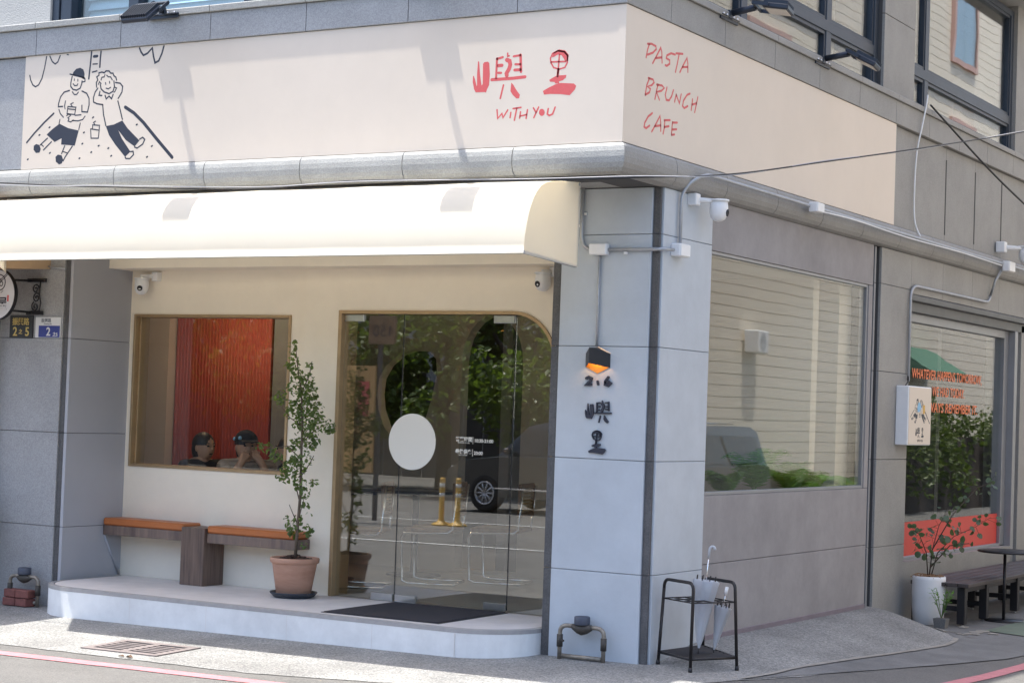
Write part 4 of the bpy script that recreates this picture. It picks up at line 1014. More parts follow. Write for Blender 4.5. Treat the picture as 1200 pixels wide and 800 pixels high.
# ---------------------------------------------------------------- umbrella stand
us = thing('umbrella_stand', 'dark metal umbrella stand with a slatted tray at the building corner', 'umbrella stand', (.30, .12, 0))
A0, B0, C0, D0 = Vector((.035, .09, 0)), Vector((.345, -.08, 0)), Vector((.52, .25, 0)), Vector((.20, .42, 0))   # front-left, front-right, back-right, back-left
q = [A0, B0, C0, D0]
ctr = (A0 + B0 + C0 + D0) / 4
foot = [Vector((p.x, p.y, H(p.x, p.y))) for p in q]
topq = [ctr + (p - ctr) * .90 + Vector((0, 0, .50)) for p in q]
def hoop(i, j, h):
    a, b, c, d = foot[i], topq[i], topq[j], foot[j]
    u = (c - b).normalized()
    return [a, b] + arcpts(b, b + Vector((0, 0, .055)), b + u * .05 + Vector((0, 0, .055)), 5) + arcpts(c - u * .05 + Vector((0, 0, .055)), c + Vector((0, 0, .055)), c, 5) + [d]
MB().tube(hoop(0, 1, 0), .011, 8).build('leg_hoop', 'stand_metal', us)
MB().tube(hoop(3, 2, 0), .011, 8).build('leg_hoop', 'stand_metal', us)
def lerpq(qs, u, v): return (qs[0].lerp(qs[1], u)).lerp(qs[3].lerp(qs[2], u), v)
uq = [foot[i].lerp(topq[i], .86) for i in range(4)]; lq = [foot[i].lerp(topq[i], .16) for i in range(4)]
for k in range(5): MB().tube([lerpq(uq, 0, k / 4), lerpq(uq, 1, k / 4)], .0045, 6).build('grid_bar', 'stand_metal', us)
for k in range(4): MB().tube([lerpq(uq, k / 3, 0), lerpq(uq, k / 3, 1)], .0045, 6).build('grid_bar', 'stand_metal', us)
for i in range(4): MB().tube([lq[i], lq[(i + 1) % 4]], .009, 6).build('tray_rail', 'stand_metal', us)
for k in range(9):
    a, b = lerpq(lq, (k + .5) / 9, .02), lerpq(lq, (k + .5) / 9, .98)
    MB().tube([a, b], .008, 4, smooth=False).build('tray_slat', 'stand_metal', us)
for f in foot: MB().lathe([(.013, 0), (.014, .012), (.011, .03)], f, 10).build('foot', 'black_metal', us)
def umbrella(label, tip, top, m_, tl, hook=True, r=.05, ferr='chrome'):
    t = thing('umbrella', label, 'umbrella', tip, 'umbrellas in the stand')
    tip, top = Vector(tip), Vector(top); d = (top - tip)
    MB().tube([tip, tip + d * .08], .004, 6).build('ferrule', 'black_metal', t)
    n_ = 16; mb = MB()
    Mq = d.to_track_quat('Z', 'Y').to_matrix().to_4x4()
    prof_ = [(.006, .07), (.018, .15), (.03, .28), (.042, .45), (.052, .6), (.058, .70), (.050, .715), (.012, .69)]
    for rr, tt in prof_:
        for k in range(n_):
            a = 2 * math.pi * k / n_; w = rr * r / .05 * (1 + (.42 if k % 2 else -.34) * min(1, tt * 1.5))
            p = tip + Mq.to_3x3() @ Vector((w * math.cos(a + tt * .8), w * math.sin(a + tt * .8), tt * d.length))
            mb.v.append(tuple(p))
    for i in range(len(prof_) - 1):
        for k in range(n_):
            mb.f.append((i * n_ + k, i * n_ + (k + 1) % n_, (i + 1) * n_ + (k + 1) % n_, (i + 1) * n_ + k)); mb.sm.append(True)
    mb.build('canopy', m_, t)
    MB().tube([tip + d * .6, tip + d * .97], .0042, 6).build('shaft', 'chrome', t)
    for k in range(8):
        a = 2 * math.pi * k / 8
        p = tip + Mq.to_3x3() @ Vector((.058 * r / .05 * math.cos(a), .058 * r / .05 * math.sin(a), .71 * d.length))
        MB().tube([p, p + d.normalized() * .03], .004, 5).build('rib_tip', 'black_metal', t)
    e = tip + d; u = Vector((1, .3, 0)).normalized()
    if hook:
        pts = [e - d * .08, e]
        pts += [e + d.normalized() * (.022 * math.sin(a)) + u * (.018 - .018 * math.cos(a)) for a in [math.pi * i / 7 for i in range(1, 8)]]
        MB().tube(pts, .009, 8).build('handle', 'grey_plastic', t)
    else: MB().tube([e - d * .12, e], .012, 8).build('handle', 'white_plastic', t)
umbrella('tall furled clear white umbrella with grey hook handle in the stand', (.285, .16, .075), (.325, .20, .755), 'clear_vinyl', 0, True, .055)
umbrella('furled white umbrella with pale handle leaning beside the clear one in the stand', (.35, .25, .08), (.43, .26, .52), 'clear_vinyl', 0, False, .035, 'white')
if 0: umbrella('small furled blue and white umbrella at the back of the stand', (.20, .24, .08), (.225, .28, .60), 'blue_vinyl', 0, False, .035)
# ---------------------------------------------------------------- neighbouring shop on the left
nbld = thing('neighbouring_building', 'granite clad column of the next shop at the left edge', 'building', (-6.2, .3, 0))
nc = MB().box(-5.93, -5.145, .025, .7, -.4, 3.12).build('column', 'grout', nbld)
pieces_front(nc, 'stone_panel', 'stone', -5.93, -5.222, 0.0, ZJ)
pieces_front(nc, 'stone_strip', 'stone_dark', -5.218, -5.17, .010, ZJ)
pieces_front(nc, 'metal_strip', 'grey_frame', -5.168, -5.150, .004, ZJ)
B('wall', 'stone', nbld, -9, -5.93, .5, .7, -.4, 3.12)
na = thing('neighbour_awning', 'tan fabric awning of the next shop peeking in at the left edge', 'awning', (-7, -.6, 2.5))
MB().prism([(0, 2.92), (-1.25, 2.66), (-1.27, 2.52), (-1.25, 2.52), (0, 2.60)], lambda a, b: (-9, a, b), lambda a, b: (-5.38, a, b)).build('canopy', 'tan_cloth', na)
MB().tube([(-5.39, -.02, 2.62), (-5.20, -.02, 2.60)], .008, 6).build('bracket', 'galv', na)
rs_ = thing('round_sign', 'round white hanging sign with black bowl emblem and characters', 'sign', (-5.73, -.25, 2.18))
Mf = Matrix.Translation((-5.69, -.25, 2.38)) @ Matrix.Rotation(R(90), 4, 'X')
MB().lathe([(0, -.015), (.196, -.015), (.196, .015), (0, .015)], (0, 0, 0), 48, Mf, smooth=False).build('disc', 'planter_white', rs_)
MB().lathe([(.196, -.016), (.203, -.016), (.203, .016), (.196, .016), (.196, -.016)], (0, 0, 0), 48, Mf, smooth=False).build('rim', 'black_metal', rs_)
fR = lambda a, b, d: (-5.69 + a, -.2652 - .0012 * d, 2.38 + b)
mb = MB()
def circ(cx_, cz_, r, w, n=20): stroke(mb, [(cx_ + r * math.cos(i * 2 * math.pi / n), cz_ + r * math.sin(i * 2 * math.pi / n)) for i in range(n + 1)], w, fR)
circ(.03, .095, .062, .008); circ(.012, .085, .018, .007, 12); circ(.048, .085, .018, .007, 12); circ(.03, .108, .016, .007, 12)
stroke(mb, [(.02, .10), (.105, .165)], .006, fR); stroke(mb, [(.03, .09), (.112, .155)], .006, fR)
mb.build('emblem', 'ink', rs_)
text('lettering', 'ラーメン', .034, 'ink', rs_, FRONT(-5.75, -.2655, 2.395), .001)
text('lettering', '家屋', .115, 'ink', rs_, FRONT(-5.80, -.2655, 2.265), .001, bold=.002)
MB().box(-5.57, -5.553, -.2665, -.2652, 2.325, 2.375).build('seal', 'sign_red', rs_)
mb = MB().box(-5.60, -5.40, -.03, -.012, 2.495, 2.525, .003).box(-5.60, -5.42, -.03, -.012, 2.235, 2.265, .003)
mb.tube([(-5.63, -.24, 2.50), (-5.55, -.03, 2.505)], .010, 6).tube([(-5.63, -.24, 2.26), (-5.55, -.03, 2.255)], .010, 6)
br = thing('sign_bracket', 'ornate black iron bracket holding the round hanging sign', 'bracket', (-5.5, -.03, 2.2))
mb.build('bars', 'black_metal', br)
mb = MB()
for s in (0, 1, 2):
    cx_, cz_ = -5.50 + .012 * (s % 2), 2.44 - s * .07
    mb.tube([(cx_ + .04 * (1 - i / 16) * math.cos(i * .7 + s), -.03, cz_ + .04 * (1 - i / 16) * math.sin(i * .7 + s)) for i in range(14)], .006, 5)
mb.tube([(-5.455, -.03, 2.26), (-5.44, -.03, 2.33), (-5.46, -.03, 2.40), (-5.45, -.03, 2.50)], .006, 5)
mb.build('scrolls', 'black_metal', br)
p1_ = thing('number_plate', 'dark address plate with gold characters below the sign bracket', 'address plate', (-5.66, 0, 2.05))
B('plate', 'plate_dark', p1_, -5.785, -5.535, -.012, -.001, 2.052, 2.228)
text('lettering', '振興路', .062, 'plate_gold', p1_, FRONT(-5.758, -.0135, 2.158), .001, bold=.001)
text('lettering', '2', .098, 'plate_gold', p1_, FRONT(-5.748, -.0135, 2.068), .001, bold=.002)
text('lettering', '之', .040, 'plate_gold', p1_, FRONT(-5.683, -.0135, 2.085), .001, bold=.001)
text('lettering', '5', .098, 'plate_gold', p1_, FRONT(-5.615, -.0135, 2.068), .001, bold=.002)
p2_ = thing('number_plate', 'small blue and white house number plate on the left granite column', 'address plate', (-5.37, 0, 2.05))
B('plate', 'plate_white', p2_, -5.505, -5.238, -.010, -.001, 2.054, 2.218)
MB().box(-5.468, -5.242, -.0118, -.0098, 2.058, 2.150).build('blue_field', 'plate_blue', p2_)
text('lettering', '振興路', .036, 'ink', p2_, FRONT(-5.445, -.0108, 2.178), .0005)
text('lettering', 'Zhenxing Rd.', .016, 'ink', p2_, FRONT(-5.415, -.0108, 2.159), .0004)
text('lettering', '2', .092, 'plate_white', p2_, FRONT(-5.385, -.0125, 2.072), .0006, bold=.002)
text('lettering', '之5', .036, 'plate_white', p2_, FRONT(-5.315, -.0125, 2.068), .0006, bold=.001)
cv = thing('draped_cover', 'pale rumpled fabric cover hanging at the left edge', 'cover', (-5.86, -.25, 0))
mb = MB(); n_ = 14
rnd = random.Random(2)
lev = [(1.0, .03), (.92, .06), (.8, .09), (.68, .115), (.56, .13), (.42, .12), (.3, .10), (.14, .09), (.0, .085)]
for zz, rr in lev:
    for k in range(n_):
        a = 2 * math.pi * k / n_; r_ = rr * (1 + rnd.uniform(-.18, .18)); mb.v.append((-5.86 + r_ * math.cos(a), -.25 + r_ * math.sin(a), zz + rnd.uniform(-.01, .01) - .06))
for i in range(len(lev) - 1):
    for k in range(n_): mb.f.append((i * n_ + k, i * n_ + (k + 1) % n_, (i + 1) * n_ + (k + 1) % n_, (i + 1) * n_ + k)); mb.sm.append(True)
mb.build('cloth', 'debris', cv)
tag(MB().tube([(-5.90, -.05, -.08), (-5.88, -.05, 2.3)], .022, 10).build('drain_pipe', 'galv', None), 'thin grey pipe running up the left granite column', 'pipe')

# ---------------------------------------------------------------- lightbox, planters, bench and table on the side
lb = thing('lightbox_sign', 'white lightbox sign with small coloured drawing on the stone pier', 'sign', (.06, 5.0, 1.42))
B('case', 'white_plastic', lb, .001, .115, 4.66, 5.27, 1.435, 1.945, c=.006)
B('face', 'sign_face', lb, .1152, .1185, 4.67, 5.26, 1.445, 1.935)
sa_, sz_ = .44, .27
def fL(a, b, d): return (.1187 + .0006 * d, 4.97 + (a + 4.33) * .36, 1.745 + (b - 3.73) * .30)
for nm, ids in ART_PARTS[5:10]: drawing(ART, .0022, fL, ids).build(nm, 'ink', lb)
MB().prism([(-4.565, 3.78), (-4.50, 3.93), (-4.36, 3.93), (-4.27, 3.80), (-4.36, 3.66), (-4.53, 3.66)], lambda a, b: fL(a, b, .2), lambda a, b: fL(a, b, 1.2)).build('blue_shirt', 'cap_blue', lb)
MB().prism([(-4.16, 3.86), (-4.0, 3.87), (-3.98, 3.63), (-4.13, 3.60)], lambda a, b: fL(a, b, .2), lambda a, b: fL(a, b, 1.2)).build('yellow_shirt', 'yellow_post', lb)
drawing(remap(YU, .30, 0, 0, -884, 3758), .00035, lambda a, b, d: (.1187 + .0006 * d, 4.91 + a, 1.545 + b)).build('lettering', 'ink', lb)
drawing(remap(LI, .30, 0, 0, -431, 3758), .00035, lambda a, b, d: (.1187 + .0006 * d, 5.04 + a, 1.545 + b)).build('lettering', 'ink', lb)
text('lettering', 'WITH YOU', .03, 'ink', lb, SIDE(.119, 4.905, 1.465), .0004)

pw = thing('white_planter', 'tall white planter with a round leaved eucalyptus sapling beside the slat bench', 'planter', (.24, 4.96, -.12))
gz_ = H(.24, 4.96)
MB().lathe([(0, gz_), (.115, gz_), (.128, gz_ + .01), (.138, gz_ + .14), (.144, gz_ + .26), (.143, gz_ + .38), (.142, gz_ + .412), (.132, gz_ + .414), (.128, gz_ + .39), (0, gz_ + .385)], (.24, 4.96, 0), 40).build('pot', 'planter_white', pw)
mb = MB(); rnd = random.Random(8)
for i in range(160):
    a, r = rnd.uniform(0, 6.28), .128 * math.sqrt(rnd.random()); c = Vector((.24 + r * math.cos(a), 4.96 + r * math.sin(a), gz_ + .39 + rnd.uniform(0, .03)))
    d = Vector((rnd.uniform(-1, 1), rnd.uniform(-1, 1), rnd.uniform(-.2, .3))) * .03
    mb.tube([c - d, c + d * .2 + Vector((0, 0, .008)), c + d], .0025, 4, cap=False)
mm_ = mb.build('fibre_mulch', 'fibre', pw); mm_['kind'] = 'stuff'
zb = gz_ + .39
stems = [[(.24, 4.96, zb), (.25, 5.0, zb + .25), (.27, 5.10, zb + .45), (.30, 5.25, zb + .60)], [(.25, 4.97, zb), (.28, 5.05, zb + .22), (.36, 5.25, zb + .36), (.46, 5.55, zb + .44), (.52, 5.8, zb + .52)],
         [(.235, 4.95, zb), (.22, 4.93, zb + .22), (.17, 4.88, zb + .38), (.14, 4.80, zb + .42)], [(.25, 4.97, zb + .1), (.34, 5.2, zb + .28), (.45, 5.4, zb + .30)], [(.25, 5.0, zb + .25), (.33, 5.3, zb + .55), (.42, 5.7, zb + .78), (.5, 6.0, zb + .84)]]
mb = MB(); lv = MB(); rnd = random.Random(21)
for s in stems:
    mb.tube(s, [.006, .0045, .003, .002, .0015][:len(s)], 6)
    P_ = [Vector(p) for p in s]
    for i in range(1, len(P_)):
        for k in range(9):
            p = P_[i - 1].lerp(P_[i], k / 9)
            if i == 1 and k < 6: continue
            c = p + Vector((rnd.gauss(0, .045), rnd.gauss(0, .05), rnd.gauss(0, .04)))
            nrm = Vector((rnd.gauss(.5, 1), rnd.gauss(-.6, 1), rnd.gauss(.5, 1))).normalized(); u = nrm.orthogonal().normalized(); w = nrm.cross(u); r_ = rnd.uniform(.018, .032)
            lv.add([c + (u * math.cos(a) + w * math.sin(a)) * r_ + nrm * r_ * .15 * math.cos(2 * a) for a in [i_ * math.pi / 4 for i_ in range(8)]], [tuple(range(8))])
            mb.tube([p, c], .0012, 4, cap=False)
mb.build('stems', 'bark_dark', pw); lv.build('leaves', 'leaf_euc', pw, fix=False)
sp = thing('small_potted_plant', 'small green plant in a square grey pot in front of the white planter', 'potted plant', (.44, 4.70, -.1))
gs = H(.44, 4.70)
MB().prism([(.385, 4.645), (.495, 4.645), (.495, 4.755), (.385, 4.755)], lambda a, b: (.44 + (a - .44) * .8, 4.70 + (b - 4.70) * .8, gs), lambda a, b: (a, b, gs + .085)).build('pot', 'kerb_concrete', sp)
mb = MB(); st_ = MB(); rnd = random.Random(14)
for k in range(13):
    a = rnd.uniform(0, 6.28); h = rnd.uniform(.12, .27); e_ = Vector((.44 + .09 * math.cos(a), 4.70 + .09 * math.sin(a), gs + .08 + h)); b_ = Vector((.44, 4.70, gs + .08))
    st_.tube([b_, b_.lerp(e_, .6) + Vector((0, 0, .03)), e_], .0022, 4)
    for j in range(5):
        c = b_.lerp(e_, .45 + j * .14); d = Vector((rnd.uniform(-1, 1), rnd.uniform(-1, 1), rnd.uniform(-.3, .5))).normalized(); s_ = rnd.uniform(.03, .055); w = d.cross(Vector((0, 0, 1))).normalized() * s_ * .32
        mb.add([c, c + d * s_ * .4 + w, c + d * s_, c + d * s_ * .4 - w], [(0, 1, 2), (0, 2, 3)])
mb.build('leaves', 'leaf_fern', sp, fix=False); st_.build('stems', 'leaf_fern', sp)

sb_ = thing('slat_bench', 'long dark brown slatted bench against the side window', 'bench', (.33, 7, -.1))
GB = -.10
for i in range(5):
    x = .095 + i * .105
    MB().box(x, x + .092, 4.90, 10.2, .238, .272, .004).build('slat', 'slat_wood', sb_)
for y in (4.98, 5.62, 6.6, 7.6, 8.6):
    for x in (.13, .53):
        MB().box(x - .035, x + .035, y - .035, y + .035, GB + .02, .236, .004).build('leg', 'black_metal', sb_)
        MB().lathe([(.018, 0), (.018, .006), (.006, .01), (.006, .03)], (x, y, H(x, y) + .003), 10).build('levelling_foot', 'steel', sb_)
    MB().box(.165, .495, y - .02, y + .02, .03, .07, .003).build('cross_rail', 'black_metal', sb_)
for x in (.13, .53): MB().box(x - .02, x + .02, 4.98, 10.0, .19, .235, .003).build('long_rail', 'black_metal', sb_)
tb = thing('round_table', 'small round black table over the slat bench at the right edge', 'table', (.72, 5.75, -.1))
MB().lathe([(0, .510), (.27, .510), (.278, .514), (.278, .524), (.272, .528), (0, .528)], (.72, 5.72, 0), 48).build('top', 'black_metal', tb)
MB().tube([(.68, 5.72, .52), (.68, 5.72, H(.68, 5.72) + .01)], .014, 10).build('stem', 'black_metal', tb)
MB().lathe([(0, 0), (.17, 0), (.17, .008), (.02, .014), (0, .014)], (.68, 5.72, H(.68, 5.72) + .006), 32).build('base', 'black_metal', tb)
gp = strip('cover_plate', [((.80, 4.75), (1.40, 4.55)), ((.82, 6.0), (1.42, 6.0))], 'green_plate', .010, 3, .2)
tag(gp, 'worn green metal cover plate on the concrete by the bench', 'cover plate')
rnd = random.Random(33)
for i in range(9):
    x, y = rnd.uniform(.55, .95), rnd.uniform(4.0, 4.9)
    pl = [(x + rnd.uniform(.03, .07) * math.cos(a), y + rnd.uniform(.03, .09) * math.sin(a)) for a in [k * 6.28 / 6 for k in range(6)]]
    o = MB().prism(pl, lambda a, b: (a, b, H(a, b) + .006), lambda a, b: (a, b, H(a, b) + .012)).build('broken_concrete', 'debris', None)
    tag(o, 'flat pale concrete chip on the ground between planter and cover plate', 'rubble', 'concrete chips by the white planter')

# ---------------------------------------------------------------- cables
def cable(label, pts, r, m_):
    P_ = [Vector(p) for p in pts]; out = []
    for i in range(len(P_) - 1):
        p0 = P_[max(0, i - 1)]; p1, p2 = P_[i], P_[i + 1]; p3 = P_[min(len(P_) - 1, i + 2)]
        for k in range(8):
            t = k / 8
            out.append(.5 * ((2 * p1) + (p2 - p0) * t + (2 * p0 - 5 * p1 + 4 * p2 - p3) * t * t + (3 * p1 - p0 - 3 * p2 + p3) * t ** 3))
    out.append(P_[-1])
    o = MB().tube(out, r, 6).build('cable', m_, None)
    return tag(o, label, 'cable', 'overhead and hanging cables')
cable('thin black cable slung along under the long sign and out to the right', [(-9, -.95, 3.42), (-5.0, -.95, 3.16), (-3.98, -.95, 3.10), (-2.6, -.95, 3.045), (-1.74, -.95, 3.075), (-.45, -.93, 3.036), (.2, -.80, 3.05), (.62, -.3, 3.12), (.8, .85, 3.345), (.9, 2.5, 3.66), (1.0, 4.85, 4.12), (1.05, 8, 4.75)], .0055, 'cable_black')
cable('pale grey cable twisted beside the black one under the long sign', [(-9, -.96, 3.40), (-5.0, -.96, 3.145), (-3.98, -.96, 3.108), (-2.6, -.96, 3.056), (-1.74, -.955, 3.068), (-.45, -.935, 3.046), (.2, -.805, 3.058), (.62, -.305, 3.112), (.8, .85, 3.352), (.9, 2.5, 3.652), (1.0, 4.85, 4.128), (1.05, 8, 4.74)], .0035, 'cable_grey')
cable('dark cable running down steeply from the upper windows at the right', [(.06, 5.2, 4.45), (.3, 6.2, 4.0), (.4, 7.4, 3.72), (.5, 9, 3.4)], .009, 'cable_black')
cable('white cable hanging from the upper ledge over the grey panels', [(.07, 5.08, 4.52), (.07, 5.05, 4.42), (.055, 4.98, 4.2), (.03, 4.95, 4.0), (.02, 4.94, 3.7), (.03, 4.94, 3.4), (.085, 4.945, 3.25)], .007, 'white_plastic')
cable('white cable lying along the ledge past the small junction box', [(.13, 2.42, 3.20), (.125, 3.2, 3.215), (.127, 4.5, 3.20), (.125, 6.0, 3.21), (.125, 7.3, 3.20)], .006, 'white_plastic')
cable('black wire looped above the lightbox sign', [(.02, 4.90, 2.0), (.04, 4.85, 2.03), (.06, 4.80, 1.99), (.05, 4.76, 1.95)], .006, 'cable_black')

# ---------------------------------------------------------------- door sticker and opening hours
ds_ = MB().lathe([(0, -.0006), (.208, -.0006), (.208, .0006), (0, .0006)], (0, 0, 0), 64, Matrix.Translation((-2.325, .6750, 1.352)) @ Matrix.Rotation(R(90), 4, 'X'), smooth=False).build('door_sticker', 'white_film', None)
tag(ds_, 'large round white sticker on the glass door', 'sticker')
oh = thing('opening_hours', 'small white opening hours lettering on the glass door', 'lettering', (-1.9, .71, 1.25))
text('lettering', '營業時間', .036, 'white_film', oh, FRONT(-1.945, .6752, 1.375), .0004, bold=.001)
text('lettering', 'BUSINESS HOURS', .013, 'white_film', oh, FRONT(-1.925, .6752, 1.358), .0003)
text('lettering', '10:30-21:00', .034, 'white_film', oh, FRONT(-1.785, .6752, 1.370), .0004, bold=.001)
text('lettering', '最後供餐', .036, 'white_film', oh, FRONT(-1.945, .6752, 1.285), .0004, bold=.001)
text('lettering', 'LAST ORDER', .013, 'white_film', oh, FRONT(-1.915, .6752, 1.268), .0003)
text('lettering', '20:00', .034, 'white_film', oh, FRONT(-1.785, .6752, 1.280), .0004, bold=.001)
MB().box(-1.797, -1.794, .6745, .6752, 1.355, 1.408).box(-1.797, -1.794, .6745, .6752, 1.265, 1.318).build('divider', 'white_film', oh)

# ---------------------------------------------------------------- inside: pendant lamps, chairs, tables
def pendant(label, x, y, z, s=1.0, watt=40):
    t = thing('pendant_lamp', label, 'pendant lamp', (x, y, z), 'pendant lamps inside')
    MB().tube([(x, y, 2.75), (x, y, z + .06)], .004, 5).build('cord', 'black_metal', t)
    MB().lathe([(.02 * s, .07 * s), (.035 * s, .05 * s), (.13 * s, .0), (.128 * s, -.003), (.03 * s, .045 * s)], (x, y, z), 24).build('shade', 'lamp_gold', t)
    MB().lathe([(0, -.035), (.018, -.025), (.024, 0), (.014, .025), (0, .03)], (x, y, z - .01), 12).build('bulb', 'bulb', t)
    pl = bpy.data.lights.new('bulb_light', 'POINT'); pl.energy = watt; pl.color = (1.0, .78, .55); pl.shadow_soft_size = .06
    po = bpy.data.objects.new('bulb_light', pl); col.objects.link(po); po.parent = t; po.location = (0, 0, -.07)
pendant('lit pendant lamp seen through the arch behind the glass door', -3.62, 4.3, 2.36, 1.0, 4)
pendant('small pendant lamp at the top of the front window', -5.05, 1.55, 2.45, .5, 5.5)
def chair(label, x, y, rz):
    t = thing('cafe_chair', label, 'chair', (x, y, .165), 'rattan and chrome cafe chairs', rz)
    def bt(name, m_, mb): o = mb.build(name, m_, None); o.parent = t; return o
    bt('seat', 'wood', MB().box(-.22, .22, -.21, .21, .43, .465, .01)); bt('seat_cane', 'rattan', MB().box(-.17, .17, -.16, .16, .464, .469))
    bt('back_frame', 'wood', MB().box(-.22, -.19, .19, .22, .56, .84, .006).box(.19, .22, .19, .22, .56, .84, .006).box(-.19, .19, .19, .22, .56, .60, .006).box(-.19, .19, .19, .22, .80, .84, .006))
    for k in range(7): bt('cane_row', 'rattan', MB().box(-.19, .19, .200, .210, .606 + k * .028, .626 + k * .028, .002))
    for s in (-1, 1):
        bt('leg', 'chrome', MB().tube([(s * .21, .23, .82), (s * .21, .20, .46), (s * .21, .16, .43), (s * .21, -.2, .42), (s * .21, -.225, .38), (s * .21, -.21, .03), (s * .21, -.16, .012), (s * .21, .22, .012)], .0115, 8))
    bt('floor_bar', 'chrome', MB().tube([(-.21, .22, .012), (.21, .22, .012)], .0115, 8))
chair('rattan backed chrome chair just inside the glass door at the left', -3.30, 1.45, R(-65))
chair('rattan backed chrome chair second from the left inside the door', -3.05, 2.15, R(-70))
chair('rattan backed chrome chair deeper inside behind the round sticker', -2.7, 2.65, R(-75))
def cafe_table(label, x, y):
    t = thing('cafe_table', label, 'table', (x, y, .165), 'dark cafe tables inside')
    MB().box(x - .35, x + .35, y - .35, y + .35, .875, .90, .004).build('top', 'black_metal', t)
    MB().tube([(x, y, .875), (x, y, .17)], .03, 10).build('stem', 'black_metal', t)
    MB().lathe([(0, 0), (.24, 0), (.24, .012), (0, .03)], (x, y, .166), 24).build('base', 'black_metal', t)
cafe_table('dark square cafe table beside the first rattan chair', -3.85, 1.75)
cafe_table('dark square cafe table deeper inside by the partition', -3.55, 2.62)

# ---------------------------------------------------------------- people at the window
def skinned(name, m_, nodes, edges, parent, lvl=2, root=0):
    """nodes: (x,y,z,r) -> one continuous surface grown over the skeleton"""
    me = bpy.data.meshes.new(name)
    off = Vector((0, 0, 0)); q_ = parent
    while q_ is not None: off += q_.location; q_ = q_.parent
    me.from_pydata([(n[0] - off.x, n[1] - off.y, n[2] - off.z) for n in nodes], edges, [])
    o = bpy.data.objects.new(name, me); col.objects.link(o); o.parent = parent
    o.modifiers.new('skin', 'SKIN')
    for i, n in enumerate(nodes):
        sv = me.skin_vertices[0].data[i]
        r = n[3]; sv.radius = (r, r) if not isinstance(r, tuple) else r
        sv.use_root = (i == root)
    s = o.modifiers.new('sub', 'SUBSURF'); s.levels = lvl; s.render_levels = lvl
    me.materials.append(MAT[m_])
    bpy.context.view_layer.update()
    dg = bpy.context.evaluated_depsgraph_get()
    nm = bpy.data.meshes.new_from_object(o.evaluated_get(dg))
    o.modifiers.clear(); o.data = nm; nm.name = name
    if not nm.materials: nm.materials.append(MAT[m_])
    for p in nm.polygons: p.use_smooth = True
    return o
def ell(mb, c, r, n=18, m_=12, z0=-1.0, z1=1.0, squash=None):
    prof_ = []
    for i in range(m_ + 1):
        a = -math.pi / 2 + math.pi * i / m_
        if z0 <= math.sin(a) <= z1: prof_.append((math.cos(a), math.sin(a)))
    o = len(mb.v)
    for rr, zz in prof_:
        for k in range(n):
            t = 2 * math.pi * k / n
            mb.v.append((c[0] + r[0] * max(rr, .001) * math.cos(t), c[1] + r[1] * max(rr, .001) * math.sin(t), c[2] + r[2] * zz))
    for i in range(len(prof_) - 1):
        for k in range(n):
            mb.f.append((o + i * n + k, o + i * n + (k + 1) % n, o + (i + 1) * n + (k + 1) % n, o + (i + 1) * n + k)); mb.sm.append(True)
    return mb
def rotz(mb, c, a):
    ca, sa = math.cos(a), math.sin(a)
    mb.v = [(c[0] + (x - c[0]) * ca - (y - c[1]) * sa, c[1] + (x - c[0]) * sa + (y - c[1]) * ca, z) for x, y, z in mb.v]
    return mb
